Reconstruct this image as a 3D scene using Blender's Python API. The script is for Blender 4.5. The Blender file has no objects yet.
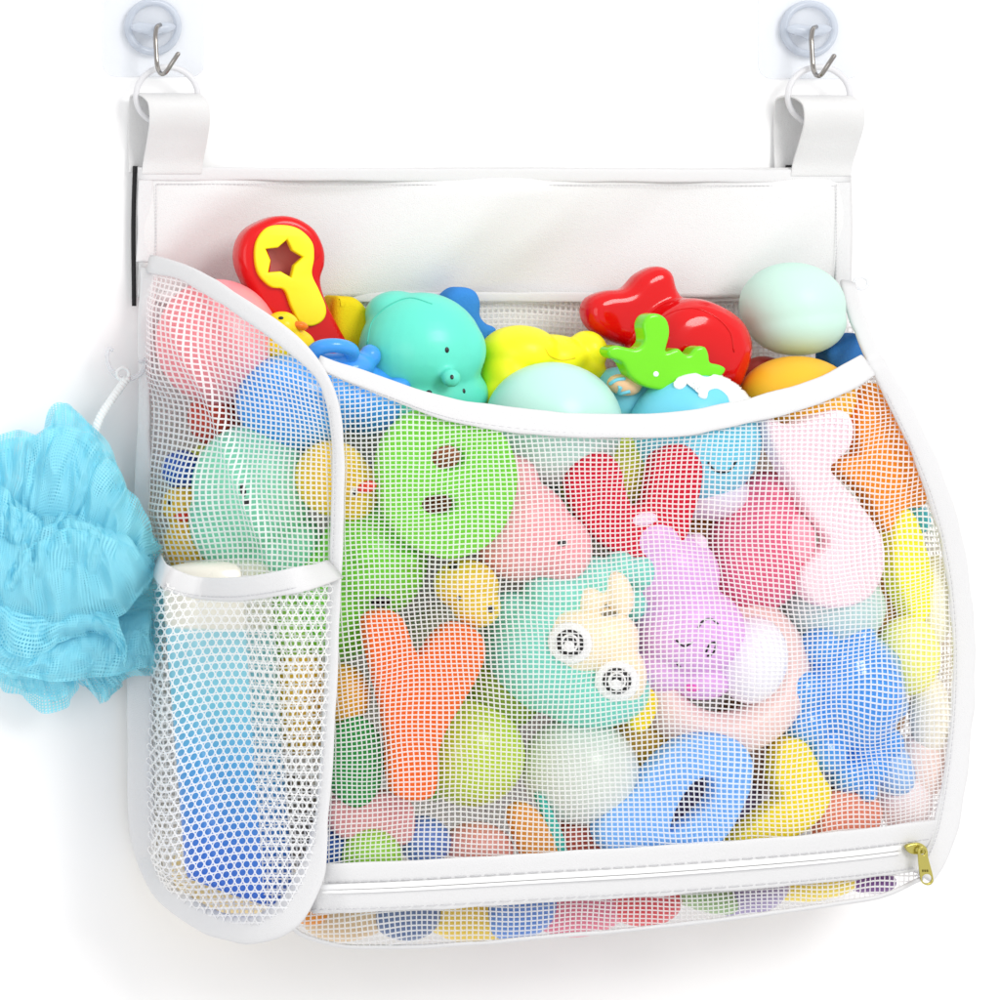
import bpy, bmesh, math, random
from mathutils import Vector, Matrix, noise
from mathutils.bvhtree import BVHTree
random.seed(7)
SC = bpy.context.scene
COL = SC.collection

# ------------------------------------------------------------------ camera
S = 0.0006            # metres per photo pixel on the wall
D = 1.6               # camera distance from the wall
CX, CZ = -0.6, 0.15   # the camera stands to the left of and a little above the bag's middle
cam_d = bpy.data.cameras.new('camera')
cam = bpy.data.objects.new('camera', cam_d)
COL.objects.link(cam)
cam.location = (CX, -D, CZ)
cam.rotation_euler = (math.radians(90), 0, 0)
cam_d.sensor_width = 36
cam_d.lens = 36 * D / (1000 * S)
cam_d.shift_x = -CX / (1000 * S)
cam_d.shift_y = -CZ / (1000 * S)
cam_d.clip_end = 50
SC.camera = cam

# ------------------------------------------------------------------ world and lamps
W = bpy.data.worlds.new('World')
SC.world = W
W.use_nodes = True
bg = W.node_tree.nodes['Background']
bg.inputs[0].default_value = (1.0, 0.995, 1.0, 1)
bg.inputs[1].default_value = 0.92


def area(name, loc, target, size, power, col=(1, 1, 1)):
    l = bpy.data.lights.new(name, 'AREA')
    l.shape = 'DISK'
    l.size = size
    l.energy = power
    l.color = col
    o = bpy.data.objects.new(name, l)
    COL.objects.link(o)
    o.location = loc
    o.rotation_euler = (Vector(target) - Vector(loc)).to_track_quat('-Z', 'Y').to_euler()
    return o


area('key_light', (0.62, -1.75, 1.0), (0, 0, 0), 0.8, 19.5, (1, 0.985, 0.96))
area('fill_light', (-1.3, -1.7, 0.1), (0, 0, 0), 1.2, 7, (0.97, 0.985, 1))
SC.view_settings.view_transform = 'Standard'
SC.view_settings.look = 'None'
SC.view_settings.gamma = 1
SC.view_settings.exposure = 0
SC.cycles.transparent_max_bounces = 40
SC.cycles.max_bounces = 12
SC.cycles.transmission_bounces = 12
SC.cycles.diffuse_bounces = 8

# ------------------------------------------------------------------ helpers


def P(px, py, d):
    k = (D - d) / D
    return Vector((CX + ((px - 500) * S - CX) * k, -d, CZ + ((500 - py) * S - CZ) * k))


def px_of(v):
    d = -v.y
    k = D / (D - d)
    return 500 + (CX + (v.x - CX) * k) / S, 500 - (CZ + (v.z - CZ) * k) / S


def lin(c):
    c = c / 255
    return c / 12.92 if c <= 0.04045 else ((c + 0.055) / 1.055) ** 2.4


MATS = {}


def mat(name, rgb, rough=0.4, gain=0.98, metal=0, coat=0, bump=0, bscale=900, trans=0, alpha=1, emis=None, spec=0.5, sss=0):
    if name in MATS:
        return MATS[name]
    m = bpy.data.materials.new(name)
    m.use_nodes = True
    nt = m.node_tree
    b = nt.nodes['Principled BSDF']
    c = [min(0.93, lin(x) / gain) for x in rgb]
    b.inputs['Base Color'].default_value = (*c, 1)
    b.inputs['Roughness'].default_value = rough
    b.inputs['Metallic'].default_value = metal
    b.inputs['Coat Weight'].default_value = coat
    b.inputs['Specular IOR Level'].default_value = spec
    if sss:
        b.inputs['Subsurface Weight'].default_value = sss
        b.inputs['Subsurface Scale'].default_value = 0.01
    b.inputs['Alpha'].default_value = alpha
    tc = nt.nodes.new('ShaderNodeTexCoord')
    # slight unevenness of the surface and gloss
    n2 = nt.nodes.new('ShaderNodeTexNoise')
    n2.inputs['Scale'].default_value = 60
    n2.inputs['Detail'].default_value = 4
    nt.links.new(tc.outputs['Object'], n2.inputs['Vector'])
    mr = nt.nodes.new('ShaderNodeMapRange')
    mr.inputs['To Min'].default_value = max(0.02, rough - 0.08)
    mr.inputs['To Max'].default_value = min(1, rough + 0.1)
    nt.links.new(n2.outputs['Fac'], mr.inputs['Value'])
    nt.links.new(mr.outputs['Result'], b.inputs['Roughness'])
    if bump:
        n = nt.nodes.new('ShaderNodeTexNoise')
        n.inputs['Scale'].default_value = bscale
        n.inputs['Detail'].default_value = 3
        bp = nt.nodes.new('ShaderNodeBump')
        bp.inputs['Strength'].default_value = bump
        bp.inputs['Distance'].default_value = 0.001
        nt.links.new(tc.outputs['Object'], n.inputs['Vector'])
        nt.links.new(n.outputs['Fac'], bp.inputs['Height'])
        nt.links.new(bp.outputs['Normal'], b.inputs['Normal'])
    if trans:
        t = nt.nodes.new('ShaderNodeBsdfTranslucent')
        t.inputs['Color'].default_value = (*c, 1)
        mx = nt.nodes.new('ShaderNodeMixShader')
        mx.inputs[0].default_value = trans
        out = nt.nodes['Material Output']
        nt.links.new(b.outputs[0], mx.inputs[1])
        nt.links.new(t.outputs[0], mx.inputs[2])
        nt.links.new(mx.outputs[0], out.inputs['Surface'])
    MATS[name] = m
    return m


def vinyl(name, rgb, rough=0.36, coat=0.05, **k):
    return mat(name, rgb, rough=rough, coat=coat * 0.6, spec=0.32, bump=0.04, bscale=150, **k)


def foam_m(name, rgb, **k):
    return mat(name, rgb, rough=0.85, bump=0.5, bscale=1400, spec=0.2, **k)


TOYS = []   # (verts, faces) in world space for draping the net over the toys


def link(mesh, name, m, parent=None, origin=None, smooth=True):
    """mesh holds world coordinates; the object gets an origin of its own"""
    if parent is not None:
        o_at = Vector((0, 0, 0))
        base = Vector(parent['_w']) if '_w' in parent else parent.location.copy()
        mesh.transform(Matrix.Translation(-base))
    else:
        if origin is None:
            xs = [v.co for v in mesh.vertices]
            origin = Vector((sum(v.x for v in xs) / len(xs), sum(v.y for v in xs) / len(xs), min(v.z for v in xs)))
        base = Vector(origin)
        mesh.transform(Matrix.Translation(-base))
    o = bpy.data.objects.new(name, mesh)
    COL.objects.link(o)
    if m is not None:
        mesh.materials.clear()
        mesh.materials.append(m)
    if smooth:
        mesh.polygons.foreach_set('use_smooth', [True] * len(mesh.polygons))
    if parent is not None:
        o.parent = parent
        o['_w'] = tuple(base)
    else:
        o.location = base
        o['_w'] = tuple(base)
    return o


def tag(o, label, cat, group=None, kind=None):
    if label:
        o['label'] = label
    if cat:
        o['category'] = cat
    if group:
        o['group'] = group
    if kind:
        o['kind'] = kind
    return o


def thing(name, label, cat, loc, group=None):
    o = bpy.data.objects.new(name, None)
    COL.objects.link(o)
    o.empty_display_size = 0.01
    o.location = loc
    o['_w'] = tuple(loc)
    return tag(o, label, cat, group)


def from_bm(bm):
    me = bpy.data.meshes.new('m')
    bmesh.ops.recalc_face_normals(bm, faces=bm.faces)
    bm.to_mesh(me)
    bm.free()
    return me


def from_data(vs, fs):
    me = bpy.data.meshes.new('m')
    me.from_pydata([tuple(v) for v in vs], [], fs)
    me.update()
    return me


def remember(me):
    TOYS.append(([v.co.copy() for v in me.vertices], [tuple(p.vertices) for p in me.polygons]))


def ell_into(bm, px, py, d, rx, ry, rz, ang=0, seg=32):
    k = S * (D - d) / D
    c = P(px, py, d)
    M = Matrix.Translation(c) @ Matrix.Rotation(math.radians(-ang), 4, 'Y') @ Matrix.Diagonal((rx * k, ry * k, rz * k, 1))
    bmesh.ops.create_uvsphere(bm, u_segments=seg, v_segments=seg // 2, radius=1, matrix=M)


def evaluated(me, mods):
    o = bpy.data.objects.new('tmp', me)
    COL.objects.link(o)
    for t, kw in mods:
        md = o.modifiers.new('x', t)
        for a, b in kw.items():
            setattr(md, a, b)
    dg = bpy.context.evaluated_depsgraph_get()
    dg.update()
    r = bpy.data.meshes.new_from_object(o.evaluated_get(dg))
    bpy.data.objects.remove(o)
    return r


def blob(*ells, voxel=0.0013, smooth=8, seg=32):
    bm = bmesh.new()
    for e in ells:
        ell_into(bm, *e, seg=seg if len(ells) > 1 else 48)
    me = from_bm(bm)
    if len(ells) == 1:
        return me
    return evaluated(me, [('REMESH', dict(mode='VOXEL', voxel_size=voxel)), ('SMOOTH', dict(factor=0.6, iterations=smooth))])


def crom(pts, n=6, closed=True):
    out = []
    N = len(pts)
    dim = len(pts[0])
    rng = N if closed else N - 1
    for i in range(rng):
        if closed:
            a, b, c, e = pts[(i - 1) % N], pts[i], pts[(i + 1) % N], pts[(i + 2) % N]
        else:
            b, c = pts[i], pts[i + 1]
            a = pts[i - 1] if i > 0 else [2 * b[j] - c[j] for j in range(dim)]
            e = pts[i + 2] if i + 2 < N else [2 * c[j] - b[j] for j in range(dim)]
        for s in range(n):
            t = s / n
            out.append(tuple(0.5 * ((2 * b[j]) + (-a[j] + c[j]) * t + (2 * a[j] - 5 * b[j] + 4 * c[j] - e[j]) * t * t +
                                    (-a[j] + 3 * b[j] - 3 * c[j] + e[j]) * t ** 3) for j in range(dim)))
    if not closed:
        out.append(tuple(pts[-1]))
    return out


def circ(cx, cy, rx, ry=None, n=10, a0=0):
    ry = ry or rx
    return [(cx + rx * math.cos(a0 + 2 * math.pi * i / n), cy + ry * math.sin(a0 + 2 * math.pi * i / n)) for i in range(n)]


def slab(outer, d, thick, holes=(), bev=0.003, yaw=0, smooth=True, hsmooth=True, pitch=0):
    """a thick rounded sheet; outer and holes in photo pixels, d = depth of its middle"""
    cx = sum(p[0] for p in outer) / len(outer)
    cy = sum(p[1] for p in outer) / len(outer)
    c = P(cx, cy, d)
    k = S * (D - d) / D
    cu = bpy.data.curves.new('c', 'CURVE')
    cu.dimensions = '2D'
    cu.fill_mode = 'BOTH'
    for i, ring in enumerate([outer] + list(holes)):
        pts = crom(ring, 6) if (smooth if i == 0 else hsmooth) else ring
        sp = cu.splines.new('POLY')
        sp.points.add(len(pts) - 1)
        for q, (x, y) in zip(sp.points, pts):
            q.co = ((x - cx) * k, -(y - cy) * k, 0, 1)
        sp.use_cyclic_u = True
    cu.extrude = max(0.0001, thick / 2 - bev)
    cu.bevel_depth = bev
    cu.bevel_resolution = 3
    cu.offset = -bev
    o = bpy.data.objects.new('tmp', cu)
    COL.objects.link(o)
    dg = bpy.context.evaluated_depsgraph_get()
    me = bpy.data.meshes.new_from_object(o.evaluated_get(dg))
    bpy.data.objects.remove(o)
    bm = bmesh.new()
    bm.from_mesh(me)
    bmesh.ops.remove_doubles(bm, verts=bm.verts, dist=0.00002)
    bm.to_mesh(me)
    bm.free()
    me.transform(Matrix.Translation(c) @ Matrix.Rotation(math.radians(yaw), 4, 'Z') @ Matrix.Rotation(math.radians(90 + pitch), 4, 'X'))
    me.polygons.foreach_set('use_smooth', [True] * len(me.polygons))
    try:
        me.set_sharp_from_angle(angle=math.radians(38))
    except Exception:
        pass
    return me


def tube(pts, r, seg=8, closed=False, rs=None):
    n = len(pts)
    vs, fs = [], []
    up = Vector((0.13, -1, 0.21)).normalized()
    for i in range(n):
        if closed:
            t = pts[(i + 1) % n] - pts[i - 1]
        else:
            t = pts[min(i + 1, n - 1)] - pts[max(i - 1, 0)]
        t.normalize()
        a = t.cross(up).normalized()
        b = a.cross(t).normalized()
        rr = rs[i] if rs else r
        for j in range(seg):
            th = 2 * math.pi * j / seg
            vs.append(pts[i] + a * rr * math.cos(th) + b * rr * math.sin(th))
    m = n if closed else n - 1
    for i in range(m):
        for j in range(seg):
            a0 = i * seg + j
            a1 = i * seg + (j + 1) % seg
            b0 = ((i + 1) % n) * seg + j
            b1 = ((i + 1) % n) * seg + (j + 1) % seg
            fs.append((a0, a1, b1, b0))
    if not closed:
        fs.append(tuple(range(seg))[::-1])
        fs.append(tuple((n - 1) * seg + j for j in range(seg)))
    return from_data(vs, fs)


def band(pts, widths, thick, normal=None, closed=False, wob=0.0):
    """flat ribbon with rounded edges swept along 3D pts; widths in metres"""
    n = len(pts)
    prof = []
    for j in range(14):
        th = 2 * math.pi * j / 14
        cx_, sx_ = math.cos(th), math.sin(th)
        prof.append((math.copysign(abs(cx_) ** 0.55, cx_), math.copysign(abs(sx_) ** 0.8, sx_)))
    vs, fs = [], []
    for i in range(n):
        if closed:
            t = pts[(i + 1) % n] - pts[i - 1]
        else:
            t = pts[min(i + 1, n - 1)] - pts[max(i - 1, 0)]
        t.normalize()
        N = normal(i) if callable(normal) else (normal or Vector((-0.35, -0.93, 0.05)))
        a = t.cross(N).normalized()
        b = a.cross(t).normalized()
        w = (widths[i] if isinstance(widths, (list, tuple)) else widths) / 2
        w *= 1 + wob * noise.noise(pts[i] * 60)
        o_ = wob * 0.004 * noise.noise(pts[i] * 45 + Vector((5, 1, 3)))
        for (x, y) in prof:
            vs.append(pts[i] + a * (x * w + o_) + b * (y * thick / 2))
    m = n if closed else n - 1
    q = len(prof)
    for i in range(m):
        for j in range(q):
            fs.append((i * q + j, i * q + (j + 1) % q, ((i + 1) % n) * q + (j + 1) % q, ((i + 1) % n) * q + j))
    if not closed:
        fs.append(tuple(range(q))[::-1])
        fs.append(tuple((n - 1) * q + j for j in range(q)))
    return from_data(vs, fs)


def densify(pts, step=6.0, dims=3):
    c = crom(pts, 10, closed=False)
    out = [c[0]]
    acc = 0
    for a, b in zip(c, c[1:]):
        l = math.hypot(b[0] - a[0], b[1] - a[1])
        acc += l
        if acc >= step:
            out.append(b)
            acc = 0
    if out[-1] != c[-1]:
        out.append(c[-1])
    return out


def inside(x, y, poly):
    r = False
    j = len(poly) - 1
    for i in range(len(poly)):
        xi, yi = poly[i]
        xj, yj = poly[j]
        if (yi > y) != (yj > y) and x < (xj - xi) * (y - yi) / (yj - yi) + xi:
            r = not r
        j = i
    return r


def edge_dist(x, y, poly):
    m = 1e9
    j = len(poly) - 1
    for i in range(len(poly)):
        ax, ay = poly[j]
        bx, by = poly[i]
        vx, vy = bx - ax, by - ay
        L = vx * vx + vy * vy
        t = 0 if L == 0 else max(0, min(1, ((x - ax) * vx + (y - ay) * vy) / L))
        m = min(m, math.hypot(x - ax - vx * t, y - ay - vy * t))
        j = i
    return m


class Body:
    """ray target used to put eyes, holes and lines on a toy's skin"""

    def __init__(self, *meshes):
        vs, fs = [], []
        for me in meshes:
            o = len(vs)
            vs += [v.co.copy() for v in me.vertices]
            fs += [tuple(i + o for i in p.vertices) for p in me.polygons]
        self.t = BVHTree.FromPolygons(vs, fs)

    def hit(self, px, py):
        o = Vector((CX, -D, CZ))
        d = (P(px, py, 0) - o).normalized()
        h = self.t.ray_cast(o, d)
        if h[0] is None:
            h2 = self.t.find_nearest(P(px, py, 0.1))
            return h2[0], h2[1]
        n = h[1]
        if n.dot(d) > 0:
            n = -n
        return h[0], n

    def dot(self, px, py, r, ry=None, flat=0.45, ang=0, lift=0.0):
        c, n = self.hit(px, py)
        c = c + n * lift
        k = S * (D + c.y) / D
        R = n.to_track_quat('Z', 'Y').to_matrix().to_4x4()
        bm = bmesh.new()
        M = Matrix.Translation(c) @ R @ Matrix.Rotation(math.radians(ang), 4, 'Z') @ Matrix.Diagonal((r * k, (ry or r) * k, r * k * flat, 1))
        bmesh.ops.create_uvsphere(bm, u_segments=20, v_segments=12, radius=1, matrix=M)
        return from_bm(bm)

    def line(self, pts, r=1.0, lift=0.2, closed=False):
        out = []
        for p in crom(pts, 5, closed):
            c, n = self.hit(*p)
            out.append(c + n * r * S * lift)
        return tube(out, r * S, 6, closed)


BLACK = mat('black_dot', (22, 20, 24), 0.3, gain=1)
WHITE = mat('white_dot', (250, 250, 250), 0.3)


def join(*mes):
    bm = bmesh.new()
    for m in mes:
        bm.from_mesh(m)
    me = bpy.data.meshes.new('m')
    bm.to_mesh(me)
    bm.free()
    return me


# ------------------------------------------------------------------ the shape of the bag
def d_side(px, py=500):
    u = max(0, min(1, (px - 148) / 190))
    return 0.012 + 0.113 * (1 - (1 - u) ** 2.2)


def d_front(px, py):
    t = (px - 335) / 630
    if t < 0:
        base = d_side(px)
        t = 0
    else:
        tt = min(1, t)
        base = 0.125 * (1 - tt) + 0.078 * tt
    tt = max(0, min(1, t))
    g = 0.5 + 0.5 * math.sin(math.pi * max(0, min(1, (py - 400) / 520)))
    d = base + 0.036 * (4 * tt * (1 - tt)) ** 0.8 * g
    if py > 885:
        d -= 0.03 * min(1.3, ((py - 885) / 60)) ** 2
    return d


# ------------------------------------------------------------------ wall
wm = mat('wall_white', (255, 255, 255), 0.6, gain=1.0, bump=0.02, bscale=400, spec=0.2)
wm.node_tree.nodes['Principled BSDF'].inputs['Base Color'].default_value = (0.93, 0.93, 0.93, 1)
me = from_data([(-6, 0, -4), (6, 0, -4), (6, 0, 5), (-6, 0, 5)], [(0, 1, 2, 3)])
wall = link(me, 'wall', wm, origin=(0, 0, -4), smooth=False)
wall['kind'] = 'structure'

# ------------------------------------------------------------------ toys
TG = 'bath toys heaped inside the white mesh bag'


def toy(name, label, cat, me, m, extra=(), group=TG, drape=True):
    """extra: (part name, mesh, material)"""
    if drape:
        remember(me)
    for _n, e, _m in extra:
        if drape:
            remember(e)
    if not extra:
        o = link(me, name, m)
        return tag(o, label, cat, group)
    c = Vector((0, 0, 0))
    for v in me.vertices:
        c += v.co
    c /= len(me.vertices)
    c.z = min(v.co.z for v in me.vertices)
    t = thing(name, label, cat, c, group)
    link(me, 'body', m, t)
    for n, e, mm in extra:
        link(e, n, mm, t)
    return t


def fd(px, py, f, ry):
    """depth of a centre whose front lies f metres behind the front net"""
    d = d_front(px, py)
    if ry <= 10:
        return d - f - 0.0105
    return d - f - ry * S * 0.92


def sd(px, py, f, ry):
    return max(d_side(px) - f - ry * S * 0.95, ry * S * 0.8 + 0.006)


# --- above the rim --------------------------------------------------------
# red and yellow wrench
d0 = 0.045
ring_out = [(262, 220), (278, 216), (295, 219), (311, 230), (320, 248), (321, 264), (317, 280), (322, 300), (335, 326), (346, 348), (350, 372), (330, 392), (300, 395),
            (284, 372), (272, 345), (262, 318), (247, 290), (237, 268), (236, 248), (244, 231)]


def star(cx, cy, R, r, rot=-90, n=5):
    o = []
    for i in range(2 * n):
        a = math.radians(rot + i * 180 / n)
        q = R if i % 2 == 0 else r
        o.append((cx + q * math.cos(a), cy + q * math.sin(a)))
    return o


w_body = slab(ring_out, d0, 0.020, holes=[star(282, 259, 21, 14, -78)], bev=0.0045, hsmooth=False)
inlay = slab([(266, 228), (281, 225), (298, 229), (311, 242), (313, 258), (311, 274), (318, 290), (325, 308), (322, 320), (310, 326), (298, 322), (290, 307), (283, 290), (270, 287), (258, 275), (254, 258), (256, 241)],
             d0 + 0.0105, 0.006, holes=[star(282, 259, 20, 12.5, -78)], bev=0.0012, hsmooth=False)
knob_face = slab(circ(281, 259, 26, 26, 14), d0 - 0.004, 0.002, bev=0.0008)
remember(w_body)
t = thing('toy_wrench', 'glossy red toy spanner with yellow inlay and star shaped hole', 'toy spanner', P(300, 390, d0), TG)
link(w_body, 'body', mat('gloss_red', (222, 4, 8), 0.2, coat=0.12, spec=0.3, gain=1.1), t)
link(inlay, 'inlay', mat('matte_yellow', (255, 232, 0), 0.4, gain=1.05), t)
link(knob_face, 'back_plate', mat('dusty_red', (205, 120, 112), 0.4), t)

# pink ball
me = blob((217, 342, 0.052, 60, 60, 63))
toy('toy_ball', 'plain matte pink ball half hidden behind the sloping side edge', 'ball', me, vinyl('soft_pink', (240, 150, 158)))
# little duck by the wrench
b1 = blob((282, 326, 0.078, 17, 17, 15), (289, 345, 0.075, 26, 20, 18))
B = Body(b1)
beak = blob((299, 325, 0.083, 10, 8, 4.5, -8), (302, 328, 0.083, 7, 7, 3))
toy('toy_duck', 'small yellow duck with orange beak peeping out below the red spanner', 'toy duck', b1, vinyl('duck_yellow', (252, 210, 20)),
    [('beak', beak, vinyl('beak_orange', (245, 120, 20), 0.25)), ('eye', B.dot(281, 318, 2.6, 2.0), BLACK)])
# yellow block with an olive side
me = slab([(328, 300), (338, 296), (350, 298), (360, 308), (366, 325), (362, 350), (350, 375), (334, 378), (326, 340)], 0.032, 0.03, bev=0.006)
toy('foam_block', 'yellow rounded foam piece standing behind the red spanner handle', 'foam piece', me, foam_m('foam_mustard', (228, 205, 22)))
# blue sprinkler toy
bl = blob((296, 402, 0.078, 60, 46, 50), (365, 400, 0.07, 36, 34, 36), (345, 370, 0.082, 30, 24, 17, 15), (370, 356, 0.08, 11, 10, 12), (398, 386, 0.083, 13, 11, 9), smooth=6)
ringp = [P(333 + 19 * math.cos(a), 353 + 7.5 * math.sin(a), 0.094 - 0.006 * math.sin(a)) for a in [2 * math.pi * i / 40 for i in range(40)]]
spout = tube(ringp, 0.0042, 12, True)
B = Body(bl)
toy('sprinkler_toy', 'bright blue water sprinkler toy with round spout ring and bumps', 'water toy', bl, vinyl('sprinkler_blue', (66, 155, 238), 0.25, coat=0.4),
    [('spout_ring', spout, vinyl('sprinkler_blue', (66, 155, 238))), ('spout_hole', B.dot(333, 355, 13, 5, 0.25), vinyl('deep_blue', (20, 70, 150)))])
# teal seal
ts = blob((421, 352, 0.062, 61, 52, 60), (400, 318, 0.055, 34, 34, 27, -15), (458, 350, 0.072, 27, 26, 32), (425, 395, 0.06, 62, 48, 40), (451, 378, 0.0945, 10, 8, 10), smooth=10)
B = Body(ts)
toy('seal_toy', 'teal vinyl seal squirter with painted dark dots for tiny face holes', 'squirt toy', ts, vinyl('teal', (98, 218, 196), 0.33),
    [('hole_dark_dot', B.dot(447, 350, 2.2, 3), BLACK), ('hole_dark_dot', B.dot(452, 377, 1.8, 2.5), BLACK),  # black dots stand in for the dark inside the holes
     ('hole_dark_dot', B.dot(429, 393, 3, 3), BLACK), ('hole_dark_dot', B.dot(464, 391, 1.7, 2.5), BLACK),
     ('moulded_seam', B.line([(367, 345), (372, 322), (388, 306), (410, 298), (432, 304)], 0.7), vinyl('teal_dark', (80, 196, 174)))])
# blue fin piece
me = slab([(441, 300), (449, 289), (460, 287), (471, 291), (476, 302), (476, 315), (482, 323), (492, 329), (486, 345), (470, 350), (455, 340), (446, 320)], 0.026, 0.022, bev=0.006)
toy('foam_fin', 'smooth blue foam piece poking up behind the teal seal', 'foam piece', me, foam_m('foam_blue', (58, 134, 212)))
# yellow squishy
ys = blob((520, 352, 0.06, 38, 36, 27), (508, 375, 0.062, 26, 30, 34), (550, 358, 0.055, 40, 34, 24), (588, 350, 0.056, 18, 22, 20, 25), (575, 372, 0.054, 30, 28, 22), (497, 400, 0.066, 15, 20, 26), smooth=7)
B = Body(ys)
toy('squishy_toy', 'lumpy bright yellow squishy creature lying next to the teal seal', 'squeeze toy', ys, vinyl('bright_yellow', (252, 236, 30), 0.4),
    [('crease', B.line([(545, 348), (550, 356), (562, 360), (575, 358)], 0.6), vinyl('yellow_crease', (235, 205, 20)))])
# mint ball at the rim
me = blob((553, 424, 0.085, 66, 56, 62))
toy('toy_ball', 'pale mint ball half above the middle of the white rim', 'ball', me, vinyl('pale_mint', (184, 226, 216), 0.33))
# blue and tan octopus
oc = blob((622, 400, 0.064, 34, 32, 34), (650, 400, 0.06, 26, 26, 26))
tan_ = blob((624, 385, 0.084, 17, 14, 11, -12), (636, 379, 0.085, 11, 11, 8))
B = Body(tan_)
toy('fish_toy', 'light blue toy fish with a tan patch wedged near the green dolphin', 'toy fish', oc, vinyl('sky_blue', (122, 204, 226)),
    [('patch', tan_, vinyl('tan', (232, 188, 148))), ('stripe', B.line([(610, 384), (617, 380), (625, 379)], 1.8), MATS['sky_blue']),
     ('stripe', B.line([(614, 395), (622, 393), (630, 391)], 1.8), MATS['sky_blue'])])
# red whale
rw = join(slab([(582, 314), (586, 299), (602, 291), (622, 288), (636, 274), (654, 266), (668, 272), (673, 288), (680, 304), (672, 330), (640, 346), (612, 342), (590, 330)], 0.046, 0.022, bev=0.008),
          slab([(630, 352), (644, 322), (664, 304), (690, 298), (716, 306), (736, 322), (744, 345), (738, 372), (720, 392), (640, 394), (622, 374)], 0.058, 0.046, bev=0.016))
rw = evaluated(rw, [('REMESH', dict(mode='VOXEL', voxel_size=0.0011)), ('SMOOTH', dict(factor=0.6, iterations=7))])
B = Body(rw)
toy('whale_toy', 'shiny red plastic whale boat with raised tail', 'toy whale', rw, mat('whale_red', (222, 4, 10), 0.12, coat=0.2, spec=0.3, gain=1.1),
    [('rim_line', B.line([(652, 330), (668, 314), (692, 308), (714, 316), (730, 332), (734, 352)], 0.7), MATS['whale_red'])])
# green dolphin-like charm
gd = slab([(603, 349), (612, 345), (622, 347), (633, 348), (640, 340), (638, 326), (642, 316), (652, 313), (662, 319), (665, 332), (662, 346), (660, 353), (666, 350), (674, 348), (680, 354), (685, 354), (691, 347), (700, 346),
           (704, 354), (705, 362), (714, 364), (721, 368), (717, 375), (704, 378), (690, 386), (662, 390), (640, 386), (626, 376), (618, 362), (606, 357)], 0.09, 0.014, bev=0.0012)
gd = evaluated(gd, [('REMESH', dict(mode='VOXEL', voxel_size=0.0008)), ('SMOOTH', dict(factor=0.6, iterations=14))])
B = Body(gd)
toy('dolphin_toy', 'glossy lime green flat dinosaur charm leaning on the red whale', 'plastic charm', gd, mat('lime', (112, 214, 24), 0.18, coat=0.2, spec=0.35),
    [('eye', B.dot(656, 374, 2.8), WHITE)])
# blue ball with white drips and a smile
ib = blob((694, 438, 0.0885, 65, 46, 67))
B = Body(ib)
dr = []
icing_pts = [(674, 383), (681, 377), (694, 374), (706, 378), (716, 375), (731, 380), (744, 388), (753, 401), (748, 404), (741, 398), (739, 409), (731, 408), (727, 396), (718, 389), (709, 391), (706, 399), (698, 396), (700, 387), (690, 383), (682, 389), (675, 388)]


def skin_patch(B, poly, lift, step=2.0):
    poly = crom(poly, 5)
    xs = [p[0] for p in poly]
    ys = [p[1] for p in poly]
    bm = bmesh.new()
    ring = [bm.verts.new((x, y, 0)) for x, y in poly]
    f = bm.faces.new(ring)
    bmesh.ops.triangulate(bm, faces=[f])
    for _ in range(5):
        bmesh.ops.subdivide_edges(bm, edges=[e for e in bm.edges if e.calc_length() > step], cuts=1)
        bmesh.ops.triangulate(bm, faces=bm.faces[:])
    ed = {v for e in bm.edges if e.is_boundary for v in e.verts}
    for v in bm.verts:
        c, n = B.hit(v.co.x, v.co.y)
        v.co = c + n * (lift if v not in ed else 0.0001)
    me = bpy.data.meshes.new('m')
    bm.to_mesh(me)
    bm.free()
    return me


toy('icing_ball', 'sky blue ball toy with white dripping icing and a smiling mouth', 'squirt toy', ib, vinyl('icing_blue', (112, 204, 228), 0.3),
    [('icing', skin_patch(B, icing_pts, 0.0014, 1.3), vinyl('icing_white', (240, 246, 250), 0.25)),
     ('smile', B.line([(708, 462), (713, 469), (721, 472), (730, 470), (736, 461)], 1.2), BLACK)])
# mint balloon
me = blob((792, 306, 0.052, 49, 48, 44), (796, 322, 0.054, 46, 45, 34), smooth=14)
toy('toy_ball', 'large cloudy mint green ball resting against the white back panel', 'ball', me, vinyl('cloud_mint', (204, 236, 224), 0.42, trans=0.15))
# yellow orange ball with hole
yb = blob((797, 398, 0.072, 55, 46, 42))
B = Body(yb)
toy('toy_ball', 'golden yellow squirt ball with small orange hole under the mint ball', 'ball', yb, vinyl('golden', (242, 184, 42), 0.45),
    [('hole', B.dot(814, 388, 9, 5, 0.3), vinyl('hole_orange', (220, 120, 30)))])
me = slab([(822, 352), (838, 340), (852, 333), (860, 340), (864, 356), (858, 374), (842, 380), (826, 372)], 0.05, 0.02, bev=0.004)
toy('foam_wedge', 'dark blue foam wedge behind the golden ball near the corner', 'foam piece', me, foam_m('foam_navy', (50, 112, 180)))
me = blob((764, 372, 0.035, 20, 22, 16))
toy('toy_ball', 'tiny red ball peeping out between red whale and golden ball', 'ball', me, vinyl('small_red', (190, 60, 50)))

# --- behind the front net --------------------------------------------------
# green letter
outer = [(395, 425), (418, 410), (450, 408), (482, 418), (504, 440), (513, 472), (509, 505), (496, 532), (474, 551), (445, 558), (418, 550), (398, 536), (384, 512), (378, 482), (380, 450)]
gl = slab(outer, fd(443, 480, 0.002, 10), 0.014, holes=[circ(446, 457, 16, 12, 10, 0.3), circ(437, 504, 17, 10, 10, 0.4)], yaw=-4)
toy('foam_letter', 'lime green foam figure with two small holes under the rim', 'foam letter', gl, foam_m('foam_green', (128, 214, 72)))
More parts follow.
